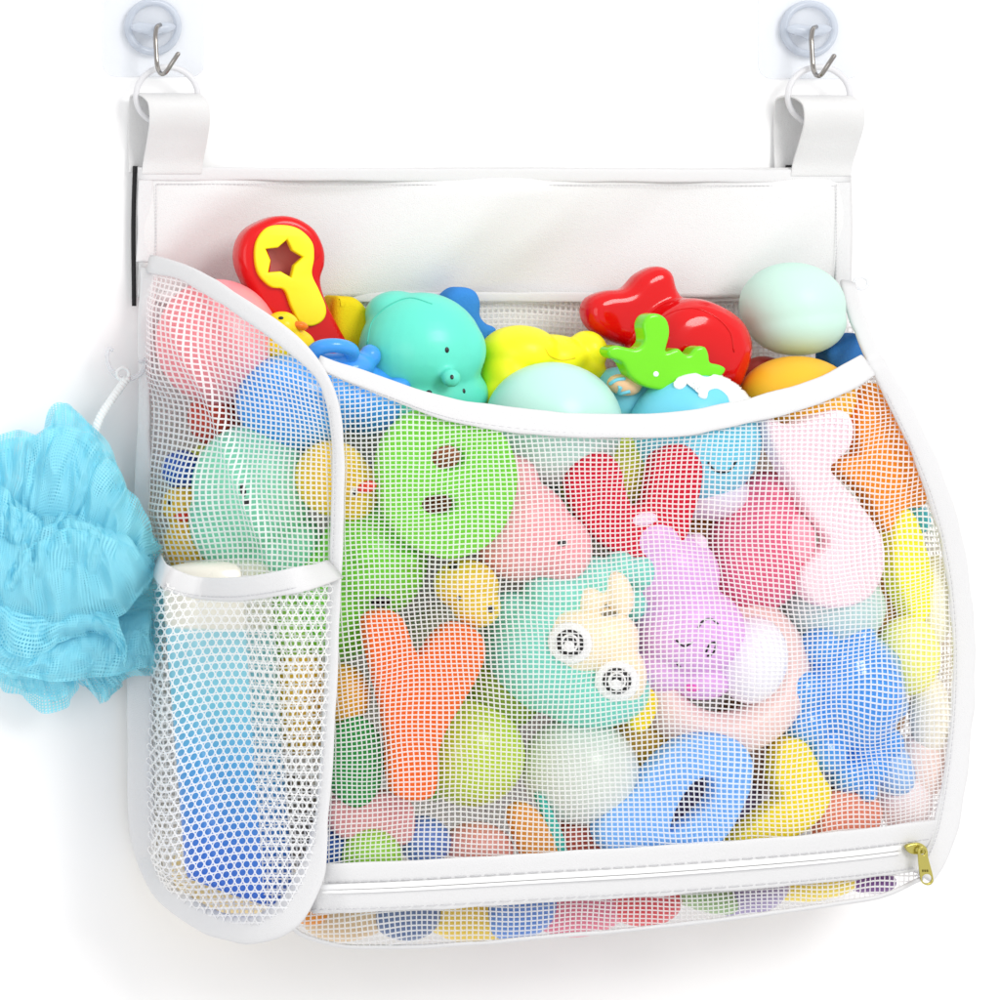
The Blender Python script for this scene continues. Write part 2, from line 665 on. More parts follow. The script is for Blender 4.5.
# yellow duck upright at the seam
dk = blob((332, 478, 0.098, 37, 28, 38), (352, 490, 0.1, 26, 24, 32))
B = Body(dk)
toy('toy_duck', 'yellow duck lying on its side behind the upright front seam', 'toy duck', dk, vinyl('duck_warm', (250, 200, 50)),
    [('beak', blob((367, 487, 0.124, 10, 7, 6, 20)), vinyl('beak_red', (225, 60, 40))),
     ('eye', B.dot(354, 492, 4.2), WHITE), ('pupil', B.dot(354.5, 492.5, 2.5, lift=0.0006), BLACK)])
# frog
fr = blob((372, 560, 0.092, 54, 44, 58), (362, 556, 0.108, 16, 20, 14), (403, 558, 0.108, 16, 20, 14), (340, 600, 0.085, 44, 36, 62))
B = Body(fr)
toy('frog_toy', 'light green frog squirter below the duck with black mouth hole', 'squirt toy', fr, vinyl('frog_green', (120, 212, 62), 0.25),
    [('mouth', B.dot(381, 602, 10, 7, 0.3), BLACK)])
# yellow small duck
yd = blob((466, 585, fd(466, 585, 0.012, 26), 32, 26, 26), (476, 606, fd(476, 606, 0.012, 20), 24, 22, 22))
B = Body(yd)
toy('cube_toy', 'small mustard yellow duckling wedged under the green foam figure', 'squirt toy', yd, vinyl('mustard', (232, 196, 58)),
    [('eye', B.dot(454, 566, 5), BLACK), ('eye', B.dot(459, 598, 2.5), BLACK), ('eye', B.dot(491, 609, 4), BLACK)])
# pink hippo
ph = blob((520, 530, fd(520, 530, 0.012, 42), 50, 42, 52), (558, 548, fd(558, 548, 0.01, 34), 32, 34, 36), (512, 480, fd(512, 480, 0.02, 24), 26, 24, 26), smooth=10)
B = Body(ph)
toy('hippo_toy', 'soft pink hippo squirter with one black eye', 'squirt toy', ph, vinyl('hippo_pink', (240, 164, 172)),
    [('eye', B.dot(562, 543, 4.5, 3.5), BLACK)])
# olive ball behind
me = blob((608, 470, fd(608, 470, 0.032, 44), 62, 44, 54))
toy('toy_ball', 'yellow green ball behind the red foam heart', 'ball', me, vinyl('olive_lime', (196, 208, 52)))
# red foam heart
rh = slab([(566, 486), (570, 465), (586, 452), (606, 454), (618, 470), (622, 490), (630, 506), (642, 500), (646, 478), (652, 456), (668, 444), (686, 446), (698, 462), (697, 488), (690, 512), (680, 540), (650, 560), (612, 552), (580, 522)],
          fd(630, 500, 0.014, 8), 0.014)
toy('foam_letter', 'deep red foam letter with two rounded prongs pointing up', 'foam letter', rh, foam_m('foam_red', (214, 34, 58)))
# lavender ball
me = blob((706, 494, fd(706, 494, 0.022, 34), 42, 34, 26))
toy('toy_ball', 'pale lavender ball just below the smiling icing ball', 'ball', me, vinyl('pale_lavender', (224, 216, 234)))
# dark pink bear
dp = blob((760, 545, fd(760, 545, 0.014, 42), 46, 42, 66), (738, 560, fd(738, 560, 0.02, 36), 32, 36, 50), (770, 496, fd(770, 496, 0.018, 26), 30, 26, 26))
face = blob((785, 538, fd(785, 538, 0.009, 34), 26, 34, 30))
B = Body(face)
toy('hedgehog_toy', 'raspberry pink hedgehog with paler pink face behind the foam number', 'squirt toy', dp, vinyl('raspberry', (226, 104, 136)),
    [('face', face, vinyl('face_pink', (240, 158, 178))), ('eye', B.dot(781, 525, 2.6), BLACK), ('cheek', B.dot(781, 549, 6, 4.5, 0.3), vinyl('cheek_red', (222, 62, 92)))])
# pale pink foam number
pn = slab([(757, 418), (784, 424), (815, 414), (838, 410), (849, 424), (846, 446), (832, 460), (826, 470), (846, 492), (868, 518), (882, 545), (880, 575), (866, 597), (838, 607), (812, 604), (796, 588), (795, 570), (808, 556), (824, 542), (814, 526), (798, 505), (782, 478), (766, 450)],
          fd(822, 510, 0.001, 10), 0.014, yaw=6)
toy('foam_number', 'very pale pink foam number three beside the orange foam star', 'foam number', pn, foam_m('foam_pale_pink', (250, 222, 230), gain=1.0))
me = blob((832, 606, fd(832, 606, 0.014, 40), 50, 40, 42))
toy('toy_ball', 'mint grey ball tucked under the pale pink foam number', 'ball', me, vinyl('mint_grey', (186, 216, 214)))
# orange foam star
of_ = slab([(856, 400), (868, 384), (882, 388), (896, 410), (908, 440), (918, 470), (928, 498), (920, 508), (906, 508), (898, 524), (884, 532), (872, 520), (858, 494), (840, 480), (822, 466), (836, 456), (850, 452), (846, 426)],
           fd(884, 460, 0.008, 10), 0.014, yaw=14)
toy('foam_letter', 'orange foam star shape near the upper corner seam', 'foam letter', of_, foam_m('foam_orange', (246, 150, 44)))
yf = slab([(882, 528), (898, 508), (912, 522), (922, 548), (932, 580), (933, 604), (922, 618), (912, 626), (900, 610), (888, 586), (880, 560)], fd(905, 565, 0.009, 10), 0.014, yaw=18)
toy('foam_letter', 'lemon yellow foam bar pointing down below the orange star', 'foam letter', yf, foam_m('foam_lemon', (250, 240, 60)))
me = blob((908, 655, fd(908, 655, 0.006, 22), 30, 26, 40))
toy('toy_ball', 'pale yellow oval ball close to the outer seam', 'ball', me, vinyl('pale_yellow', (246, 240, 130)))
me = slab(circ(916, 520, 12, 14, 8), fd(916, 520, 0.02, 8), 0.01)
toy('foam_piece', 'tiny aqua foam dot showing below the orange star', 'foam piece', me, foam_m('foam_aqua', (90, 200, 220)))
# brown behind
me = blob((712, 545, fd(712, 545, 0.045, 40), 50, 34, 48))
toy('toy_ball', 'dark amber ball in the gap above the lilac unicorn', 'ball', me, vinyl('amber', (190, 128, 50)))
# teal sheep
T1 = (fd(560, 650, 0.010, 50))
shp = blob((552, 652, T1, 66, 50, 62), (590, 690, T1 + 0.002, 58, 46, 38), (512, 618, T1 - 0.006, 26, 28, 28), (560, 596, T1 + 0.004, 38, 30, 28), (596, 582, T1 + 0.008, 26, 22, 26),
           (620, 568, T1 + 0.008, 16, 16, 18), (640, 572, T1 + 0.006, 16, 15, 18), (632, 600, T1 - 0.002, 16, 18, 22), smooth=7)
fc = blob((574, 642, T1 + 0.0150, 38, 32, 35, 10), (600, 640, T1 + 0.014, 38, 30, 34, 10), (613, 672, T1 + 0.0135, 31, 32, 36, 20), smooth=8)
horn = blob((619, 594, T1 + 0.018, 14, 12, 24, 12), (590, 602, T1 + 0.017, 14, 12, 16))
Bf = Body(fc)
ex = [('face', fc, vinyl('cream', (248, 230, 196), 0.3)), ('inner_ear', horn, MATS['cream'])]
for (x, y) in ((570, 643), (617, 681)):
    ex.append(('eye', Bf.dot(x, y, 21, 21, 0.25), vinyl('eye_white', (246, 246, 246), 0.15)))
BE = Body(*[e[1] for e in ex])
for (x, y) in ((570, 643), (617, 681)):
    ex.append(('iris', BE.dot(x, y, 13.5, 13.5, 0.28), BLACK))
BE = Body(*[e[1] for e in ex])
for (x, y) in ((570, 643), (617, 681)):
    ex.append(('pupil', BE.line(circ(x, y, 8, 8, 8), 1.1, 0.3, True), WHITE))
    ex.append(('highlight', BE.dot(x - 1, y + 3, 5, 5, 0.35), WHITE))
ex.append(('nostril', Bf.dot(610, 614, 9, 3.5, 0.3), mat('dark_cream', (120, 110, 84), 0.4)))
toy('sheep_toy', 'aqua and cream animal squirter with two big round black eyes', 'squirt toy', shp, vinyl('aqua_mint', (126, 218, 200), 0.28), ex)
# lilac unicorn
U = fd(690, 610, 0.012, 40)
un = blob((650, 540, U + 0.002, 34, 28, 30), (628, 530, U - 0.004, 24, 24, 20), (672, 575, U + 0.003, 46, 34, 44), (690, 630, U + 0.006, 54, 40, 46), (655, 668, U, 30, 28, 26), (700, 682, U + 0.004, 28, 26, 18), smooth=8)
mz = blob((752, 660, U + 0.008, 32, 34, 44, -12))
mane = blob((640, 518, U + 0.008, 20, 16, 10, 10), (672, 524, U + 0.006, 16, 14, 10, -30), (694, 548, U + 0.006, 12, 14, 16, -30))
B = Body(un, mz)
toy('unicorn_toy', 'lilac unicorn squirter with drawn sleepy eyes and white rump', 'squirt toy', un, vinyl('lilac', (226, 176, 232), 0.28),
    [('rump', mz, vinyl('pearl_white', (240, 238, 250), 0.2)), ('mane', mane, vinyl('pale_lilac', (242, 216, 240))),
     ('eyelid', B.line([(698, 628), (703, 621), (711, 619), (718, 624)], 1.0), BLACK),
     ('eyelid', B.line([(676, 640), (684, 646), (693, 642)], 1.0), BLACK),
     ('eyelid', B.line([(706, 652), (710, 644), (716, 643), (713, 653), (707, 656)], 1.0), BLACK),
     ('cheek', B.dot(692, 688, 7, 4, 0.3), vinyl('magenta', (240, 110, 200))),
     ('mouth', B.line([(676, 662), (680, 667)], 1.2), BLACK)])
# beige pink ring tub
R = fd(722, 670, 0.02, 26)
rp = [P(720 + 66 * math.cos(a), 672 + 62 * math.sin(a), R + 0.010 * math.sin(a) - 0.004) for a in [2 * math.pi * i / 64 for i in range(64)]]
rg = tube(rp, 0.0125, 20, True)
toy('swim_ring', 'pale pink beige toy swim ring round the lilac unicorn', 'toy ring', rg, vinyl('blush', (238, 206, 200), 0.3))
# orange Y
oy = slab([(363, 622), (374, 611), (390, 610), (402, 620), (410, 642), (418, 654), (430, 638), (445, 624), (462, 623), (478, 634), (482, 652), (474, 676), (458, 704), (444, 728), (436, 752), (434, 785), (426, 797), (408, 799), (392, 792), (387, 770), (386, 740), (380, 705), (370, 665)],
          fd(420, 700, 0.002, 10) - 0.001, 0.014, yaw=-2)
toy('foam_letter', 'bright orange foam letter Y standing upright', 'foam letter', oy, foam_m('foam_tangerine', (240, 112, 42)))
# dark green oval
me = slab(circ(354, 760, 28, 46, 12), fd(354, 760, 0.008, 10), 0.014)
toy('foam_letter', 'dark green oval foam piece by the front seam', 'foam piece', me, foam_m('foam_dark_green', (52, 148, 74)))
ob = blob((344, 694, 0.106, 26, 26, 30))
toy('toy_ball', 'amber yellow ball by the front seam above the dark green foam', 'ball', ob, vinyl('amber_yellow', (222, 160, 40)))
# yellow green ball
yg = blob((468, 752, fd(468, 752, 0.014, 50), 54, 50, 54))
B = Body(yg)
toy('toy_ball', 'shiny yellow green ball beside the orange foam Y', 'ball', yg, vinyl('lime_ball', (190, 214, 62), 0.22, coat=0.4))
me = blob((500, 690, fd(500, 690, 0.03, 36), 42, 36, 40))
toy('toy_ball', 'mossy green ball between orange foam Y and aqua animal', 'ball', me, vinyl('moss', (120, 150, 40)))
me = blob((430, 775, fd(430, 775, 0.03, 22), 26, 22, 26))
toy('toy_ball', 'leaf green ball behind the foot of the orange foam Y', 'ball', me, vinyl('leaf_ball', (120, 186, 70)))
# grey white ball
me = blob((580, 771, fd(580, 771, 0.008, 52), 56, 52, 54))
toy('toy_ball', 'milky grey white ball under the aqua animal', 'ball', me, vinyl('milky', (222, 230, 222), 0.25, coat=0.3, trans=0.1))
# blue zero
bz = slab([(592, 830), (604, 808), (628, 790), (648, 764), (672, 742), (702, 733), (732, 738), (748, 756), (749, 782), (738, 810), (722, 836), (700, 852), (664, 856), (630, 856), (604, 850)],
          fd(676, 795, 0.002, 10), 0.014, holes=[[(690, 781), (703, 776), (711, 784), (706, 800), (693, 813), (678, 824), (666, 830), (670, 812), (679, 794)]], yaw=2)
toy('foam_number', 'sky blue foam number zero leaning above the zip', 'foam number', bz, foam_m('foam_sky', (128, 184, 244)))
# yellow foam number
y2 = slab([(772, 750), (784, 738), (800, 740), (812, 756), (820, 774), (830, 790), (824, 810), (808, 826), (788, 836), (756, 842), (730, 848), (724, 838), (742, 822), (762, 806), (776, 796), (768, 775)],
          fd(786, 795, 0.006, 10), 0.014, yaw=8)
toy('foam_number', 'sunny yellow foam number two above the zip', 'foam number', y2, foam_m('foam_sun', (252, 222, 52)))
# blue bumpy toy
bb_l = [(844, 688, 56, 54, 64, 0.003)]
random.seed(3)
bb = []
for (x, y, rx, ry, rz, f) in bb_l:
    bb.append((x, y, fd(x, y, f, ry), rx, ry, rz))
for (x, y, r) in [(800, 690, 22), (805, 724, 22), (824, 752, 22), (845, 775, 18), (868, 766, 20), (884, 742, 18), (888, 704, 18), (880, 664, 20), (856, 640, 20), (820, 648, 20), (862, 790, 12)]:
    bb.append((x, y, fd(x, y, 0.01, 22), r, 22, r))
bm_ = blob(*bb, smooth=5)
toy('grape_toy', 'glossy bright blue knobbly cluster toy with scalloped edge', 'squirt toy', bm_, vinyl('cobalt', (72, 154, 232), 0.12, coat=1.2))
cf = slab([(812, 800), (830, 788), (856, 792), (876, 800), (880, 818), (868, 836), (838, 840), (814, 836)], fd(846, 815, 0.012, 8), 0.014, yaw=12)
toy('foam_letter', 'coral foam piece under the blue knobbly toy', 'foam letter', cf, foam_m('foam_coral', (246, 150, 122)))
me = blob((888, 765, fd(888, 765, 0.012, 20), 22, 20, 34, 30))
toy('toy_ball', 'pale blue oval ball beside the blue knobbly toy', 'ball', me, vinyl('powder_blue', (150, 190, 236)))
me = blob((905, 800, fd(905, 800, 0.012, 20), 26, 20, 34))
toy('toy_ball', 'whitish pink ball in the corner beside the zip slider', 'ball', me, vinyl('whitish_pink', (244, 226, 224)))
me = blob((930, 715, fd(930, 715, 0.006, 14), 20, 16, 40))  # pale filler balls added here to whiten the net along the outer seam
toy('toy_ball', 'faint ivory oval filler ball added to whiten the net at the outer seam', 'ball', me, vinyl('ivory', (240, 232, 214)))
me = blob((922, 765, fd(922, 765, 0.01, 16), 24, 18, 34))
toy('toy_ball', 'faint peach pink filler ball added to whiten the net above the zip slider', 'ball', me, vinyl('peach_pink', (242, 216, 206)))
me = blob((936, 600, fd(936, 600, 0.008, 12), 16, 14, 46))
toy('toy_ball', 'faint cream oval filler ball added to whiten the net beside the lemon bar', 'ball', me, vinyl('faint_cream', (240, 236, 218)))
me = blob((880, 705, fd(880, 705, 0.034, 22), 24, 22, 40))
toy('toy_ball', 'peach ball between blue knobbly toy and pale yellow ball', 'ball', me, vinyl('peach', (214, 170, 120)))
# lower left cluster
me = slab([(330, 800), (350, 792), (380, 790), (404, 796), (412, 812), (410, 836), (396, 844), (370, 838), (340, 836), (328, 822)], fd(370, 815, 0.014, 8), 0.014)
toy('foam_letter', 'dusty pink foam piece below the dark green oval', 'foam letter', me, foam_m('foam_dusty_pink', (226, 156, 160)))
me = blob((372, 858, fd(372, 858, 0.005, 24), 30, 24, 30))
toy('toy_ball', 'apple green ball sitting just above the zip', 'ball', me, vinyl('apple', (150, 210, 70)))
me = blob((333, 850, 0.098, 22, 22, 22))
toy('toy_ball', 'dark blue ball in the lower corner beside the apple green ball', 'ball', me, vinyl('dark_blue', (40, 90, 170)))
me = blob((424, 840, fd(424, 840, 0.018, 24), 26, 24, 24))
toy('toy_ball', 'cornflower blue ball to one side of the apple green ball', 'ball', me, vinyl('cornflower', (98, 132, 208)))
me = blob((478, 848, fd(478, 848, 0.016, 28), 34, 28, 26))
toy('toy_ball', 'salmon pink ball under the shiny yellow green ball', 'ball', me, vinyl('salmon', (226, 156, 148)))
me = slab([(508, 812), (522, 802), (538, 812), (552, 838), (556, 862), (530, 866), (516, 842)], fd(532, 836, 0.012, 8), 0.012)
toy('foam_letter', 'apricot foam bar slanting beside the milky ball', 'foam letter', me, foam_m('foam_apricot', (232, 156, 72)))
me = blob((585, 838, fd(585, 838, 0.022, 20), 34, 20, 22))
toy('toy_ball', 'coral red ball beneath the milky grey ball', 'ball', me, vinyl('coral_red', (204, 96, 78)))
me = slab([(536, 796), (544, 798), (560, 830), (566, 856), (556, 858), (546, 830)], fd(550, 828, 0.011, 8), 0.008, bev=0.002)
toy('foam_piece', 'thin turquoise foam strip beside the apricot bar', 'foam piece', me, foam_m('foam_turq', (72, 190, 176)))
# added filler balls further back; dim colours stand in for shade in the gaps
me = blob((455, 655, 0.07, 58, 44, 54))
toy('toy_ball', 'pale grey ball in the gap above the orange foam Y', 'ball', me, vinyl('pale_grey', (200, 200, 186)))
me = blob((640, 740, 0.075, 60, 44, 50))
toy('toy_ball', 'ochre ball in the gap between milky ball and swim ring', 'ball', me, vinyl('ochre', (196, 156, 52)))
me = blob((770, 740, 0.07, 60, 44, 54))
toy('toy_ball', 'brown filler ball, dimmed for shade in the gap behind the yellow foam two', 'ball', me, vinyl('brown_gap_shade', (150, 110, 84)))
me = blob((700, 800, 0.07, 60, 44, 50))
toy('toy_ball', 'violet filler ball, darkened for shade in the hole of the blue zero', 'ball', me, vinyl('violet_gap_shade', (96, 84, 132)))
me = blob((880, 620, 0.05, 46, 34, 50))
toy('toy_ball', 'mustard orange ball behind the lemon foam bar', 'ball', me, vinyl('mustard_orange', (214, 160, 70)))
me = blob((450, 470, 0.065, 50, 40, 50))
toy('toy_ball', 'terracotta ball seen through the holes of the green foam figure', 'ball', me, vinyl('terracotta', (200, 110, 70)))
me = blob((560, 480, 0.06, 50, 40, 40))
toy('toy_ball', 'grey teal ball in the gap above the pink hippo', 'ball', me, vinyl('grey_teal', (140, 180, 170)))
me = slab([(634, 700), (648, 688), (656, 700), (650, 722), (638, 732), (628, 722)], fd(642, 710, 0.012, 6), 0.01)
toy('foam_piece', 'little yellow foam tip beside the aqua animal chin', 'foam piece', me, foam_m('foam_tip', (246, 216, 40)))
# below the zip
low = [('orange', (300, 912), (24, 16, 16), (236, 150, 50), 'orange ball squeezed in the corner under the zip'),
       ('cream', (350, 918), (34, 24, 18), (222, 196, 160), 'cream ball under the zip beside the orange one'),
       ('dusk blue', (405, 916), (30, 24, 18), (110, 130, 170), 'dusk blue ball under the zip'),
       ('yellow', (462, 922), (34, 24, 18), (236, 204, 90), 'butter yellow ball under the zip'),
       ('blue', (520, 916), (34, 24, 18), (110, 150, 220), 'sky blue ball under the zip'),
       ('rose', (580, 910), (36, 24, 20), (226, 130, 150), 'rose ball under the zip below the blue zero'),
       ('red', (640, 906), (36, 24, 18), (222, 90, 96), 'tomato red ball under the zip'),
       ('green', (700, 902), (32, 24, 15), (150, 180, 130), 'sage green ball under the zip'),
       ('lavender', (752, 898), (32, 24, 18), (172, 160, 196), 'lavender ball under the zip'),
       ('lemon', (812, 890), (36, 24, 16), (246, 220, 96), 'lemon ball under the zip near the slider'),
       ('plum', (866, 884), (24, 20, 13), (120, 80, 140), 'plum ball under the zip slider')]
for i_, (n_, (x, y), (rx, ry, rz), c_, lb) in enumerate(low):
    rz = rz + (9 if 330 < x < 670 else 1)
    y -= 3 if x == 700 else 0
    me = blob((x, y + (i_ % 3) * 2 - 7, max(0.03, d_front(x, y + 12) - ry * S - 0.011 - 0.004 * (i_ % 2)), rx + (14 if i_ % 2 else 5), ry, rz, (i_ * 37) % 50 - 25))
    toy('toy_ball', lb, 'ball', me, vinyl('low_' + n_.replace(' ', '_'), c_))

# --- behind the side net -----------------------------------------------------
me = blob((214, 418, 0.042, 26, 26, 28))
toy('toy_ball', 'brick red ball behind the side net under the pink ball', 'ball', me, vinyl('brick', (206, 74, 56)))
tw = blob((252, 488, sd(252, 488, 0.004, 44), 60, 44, 64), (225, 520, sd(225, 520, 0.0, 34), 36, 34, 48), (280, 545, 0.07, 44, 34, 40))
B = Body(tw)
toy('whale_toy', 'mint green whale squirter behind the side net', 'squirt toy', tw, vinyl('whale_mint', (134, 214, 184), 0.3),
    [('eye', B.dot(243, 490, 3, 7, ang=10), BLACK), ('eye', B.dot(247, 502, 3.5), BLACK)])
dk2 = blob((184, 506, 0.036, 22, 24, 22), (192, 545, 0.038, 28, 30, 30))
B = Body(dk2)
toy('toy_duck', 'yellow duck with red beak behind the side net above the bottle', 'toy duck', dk2, vinyl('duck_gold', (246, 196, 56)),
    [('beak', blob((186, 517, 0.058, 12, 8, 5)), vinyl('beak_red', (220, 60, 40))), ('eye', B.dot(170, 502, 3), BLACK), ('eye', B.dot(197, 499, 3), BLACK)])
me = blob((182, 470, 0.034, 20, 22, 20))
toy('toy_ball', 'royal blue ball above the duck behind the side net', 'ball', me, vinyl('royal', (44, 92, 186)))
me = blob((206, 462, 0.024, 18, 16, 18))
toy('toy_ball', 'yellow green ball peeping beside the mint whale', 'ball', me, vinyl('yel_green', (196, 210, 70)))
me = blob((300, 700, 0.075, 34, 36, 56))
toy('toy_ball', 'golden oval ball behind the honeycomb pocket', 'ball', me, vinyl('gold_side', (238, 186, 56)))
me = blob((292, 625, 0.07, 36, 36, 40))
toy('toy_ball', 'fresh green ball behind the honeycomb pocket', 'ball', me, vinyl('fresh_green', (150, 206, 96)))
me = blob((232, 870, 0.05, 60, 34, 46))
toy('toy_ball', 'pale straw ball at the bottom behind the pocket', 'ball', me, vinyl('straw', (238, 216, 160)))
me = blob((290, 820, 0.07, 32, 34, 46))
toy('toy_ball', 'dusky grey ball behind the lower pocket net', 'ball', me, vinyl('dusky', (120, 116, 110)))

# ------------------------------------------------------------------ bottle in the side pocket
TOY_N = len(TOYS)
bp = []
prof = [(0.0, 0.0), (0.004, 0.55), (0.012, 0.86), (0.028, 0.97), (0.06, 1.0), (0.25, 1.0), (0.55, 0.98), (0.8, 0.97), (0.97, 0.97), (0.995, 0.93), (1.0, 0.6), (1.0, 0.0)]
top = P(215, 560, 0.082)
bot = P(240, 896, 0.094)
ax = (bot - top)
L = ax.length
axn = ax.normalized()
sidev = Vector((1, 0.0, 0)) - axn * axn.x
sidev.normalize()
tilt = Matrix.Rotation(0.35, 3, Vector((0, 1, 0)))
fv = axn.cross(sidev).normalized()
vs, fs = [], []
NS = 40
for (t_, r_) in prof:
    for j in range(NS):
        a = 2 * math.pi * j / NS
        skew = math.cos(a) * 0.012 * min(1, max(0, (t_ - 0.5) * 2))
        vs.append(top + axn * (L * t_ + skew * r_) + sidev * (0.0308 * r_ * math.cos(a)) + fv * (0.018 * r_ * math.sin(a)))
for i in range(len(prof) - 1):
    for j in range(NS):
        fs.append((i * NS + j, i * NS + (j + 1) % NS, (i + 1) * NS + (j + 1) % NS, (i + 1) * NS + j))
me = from_data(vs, fs)
bm = bmesh.new()
bm.from_mesh(me)
bmesh.ops.remove_doubles(bm, verts=bm.verts, dist=0.00001)
bmesh.ops.recalc_face_normals(bm, faces=bm.faces)
bm.to_mesh(me)
bm.free()
bottle_w = ([v.co.copy() for v in me.vertices], [tuple(p.vertices) for p in me.polygons])
bt = mat('bottle_paint', (240, 236, 226), 0.28, coat=0.3)
nt = bt.node_tree
tc = nt.nodes.new('ShaderNodeTexCoord')
sp = nt.nodes.new('ShaderNodeSeparateXYZ')
rm = nt.nodes.new('ShaderNodeValToRGB')
nt.links.new(tc.outputs['Generated'], sp.inputs[0])
nt.links.new(sp.outputs['Z'], rm.inputs[0])
nt.links.new(rm.outputs[0], nt.nodes['Principled BSDF'].inputs['Base Color'])
el = rm.color_ramp.elements


def L3(c, g=1.15):
    return (*[lin(x) / g for x in c], 1)


el[0].position = 0.0
el[0].color = L3((48, 100, 208))
el[1].position = 1.0
el[1].color = L3((240, 236, 224))
for p_, c_ in ((0.2, (58, 128, 222)), (0.42, (86, 174, 234)), (0.6, (124, 208, 232)), (0.805, (160, 218, 232)), (0.815, (240, 236, 224))):
    e = el.new(p_)
    e.color = L3(c_)
o = link(me, 'shampoo_bottle', bt)
tag(o, 'upright bottle fading from white top to deep blue, inside the honeycomb pocket', 'bottle')

# ------------------------------------------------------------------ nets
net_m = mat('net_white', (255, 255, 255), 0.6, gain=1.0, trans=0.15, spec=0.2)
net_m.node_tree.nodes['Principled BSDF'].inputs['Base Color'].default_value = (0.94, 0.94, 0.94, 1)
net_m.node_tree.nodes['Principled BSDF'].inputs['Alpha'].default_value = 0.84
fab = mat('fabric_white', (241, 241, 241), 0.85, gain=1.17, bump=0.5, bscale=1800, spec=0.15)
trim = mat('trim_white', (246, 246, 247), 0.75, gain=1.3, bump=0.4, bscale=2200, spec=0.2)


def bvh_of(lst):
    vs, fs = [], []
    for v, f in lst:
        o = len(vs)
        vs += v
        fs += [tuple(i + o for i in q) for q in f]
    return BVHTree.FromPolygons(vs, fs)


def drape_grid(poly, dfn, tree, step=8, maxh=0.03, fade=9, iters=10, gap=0.003):
    x0 = min(p[0] for p in poly) - 16
    x1 = max(p[0] for p in poly) + 16
    y0 = min(p[1] for p in poly) - 16
    y1 = max(p[1] for p in poly) + 16
    nx = int((x1 - x0) / step) + 2
    ny = int((y1 - y0) / step) + 2
    H = [[0.0] * nx for _ in range(ny)]
    Wt = [[0.0] * nx for _ in range(ny)]
    for j in range(ny):
        for i in range(nx):
            x, y = x0 + i * step, y0 + j * step
            if not inside(x, y, poly):
                continue
            Wt[j][i] = min(1, edge_dist(x, y, poly) / fade)
            b = P(x, y, dfn(x, y))
            h = tree.ray_cast(b + Vector((0, -0.12, 0)), Vector((0, 1, 0)), 0.2)
            if h[0] is not None:
                H[j][i] = min(maxh, max(0.0, b.y - h[0].y + gap))
    C = [r[:] for r in H]
    for _ in range(iters):
        N = [r[:] for r in C]
        for j in range(1, ny - 1):
            for i in range(1, nx - 1):
                m = (C[j][i - 1] + C[j][i + 1] + C[j - 1][i] + C[j + 1][i]) / 4
                N[j][i] = max(H[j][i] * Wt[j][i], m * (0.97 if Wt[j][i] > 0 else 0)) if Wt[j][i] > 0 else 0
        C = N
    # soften
    for _ in range(2):
        N = [r[:] for r in C]
        for j in range(1, ny - 1):
            for i in range(1, nx - 1):
                N[j][i] = 0.5 * C[j][i] + 0.125 * (C[j][i - 1] + C[j][i + 1] + C[j - 1][i] + C[j + 1][i])
        C = N

    def h(x, y):
        fx = max(0, min(nx - 1.001, (x - x0) / step))
        fy = max(0, min(ny - 1.001, (y - y0) / step))
        i, j = int(fx), int(fy)
        a, b = fx - i, fy - j
        return (C[j][i] * (1 - a) + C[j][i + 1] * a) * (1 - b) + (C[j + 1][i] * (1 - a) + C[j + 1][i + 1] * a) * b
    return h


def square_net(poly, surf, pu, pv, warp, hole=0.75, hv=0.70, dep=0.0007):
    """net with nearly square openings; surf(px,py) -> point on the cloth"""
    x0 = min(p[0] for p in poly) - 12
    x1 = max(p[0] for p in poly) + 12
    y0 = min(p[1] for p in poly) - 12
    y1 = max(p[1] for p in poly) + 12
    nu, nv = int((x1 - x0) / pu), int((y1 - y0) / pv)
    vs, fs, idx = [], [], {}

    def vert(i, j):
        k = (i, j)
        if k not in idx:
            x, y = warp(x0 + i * pu, y0 + j * pv)
            idx[k] = len(vs)
            vs.append(surf(x, y))
        return idx[k]
    back = Vector((0.0002, dep, 0))
    for j in range(nv):
        for i in range(nu):
            x, y = warp(x0 + (i + 0.5) * pu, y0 + (j + 0.5) * pv)
            if not inside(x, y, poly):
                continue
            q = [vert(i, j), vert(i + 1, j), vert(i + 1, j + 1), vert(i, j + 1)]
            A, B_, C_, D_ = (vs[k] for k in q)
            b = len(vs)
            for (a_, b_) in ((1 - hole, 1 - hv), (1 + hole, 1 - hv), (1 + hole, 1 + hv), (1 - hole, 1 + hv)):
                u, v = a_ / 2, b_ / 2
                vs.append((A * (1 - u) + B_ * u) * (1 - v) + (D_ * (1 - u) + C_ * u) * v + back)
            fs += [(q[0], b, b + 1, q[1]), (q[1], b + 1, b + 2, q[2]), (q[2], b + 2, b + 3, q[3]), (q[3], b + 3, b, q[0])]
    return from_data(vs, fs)


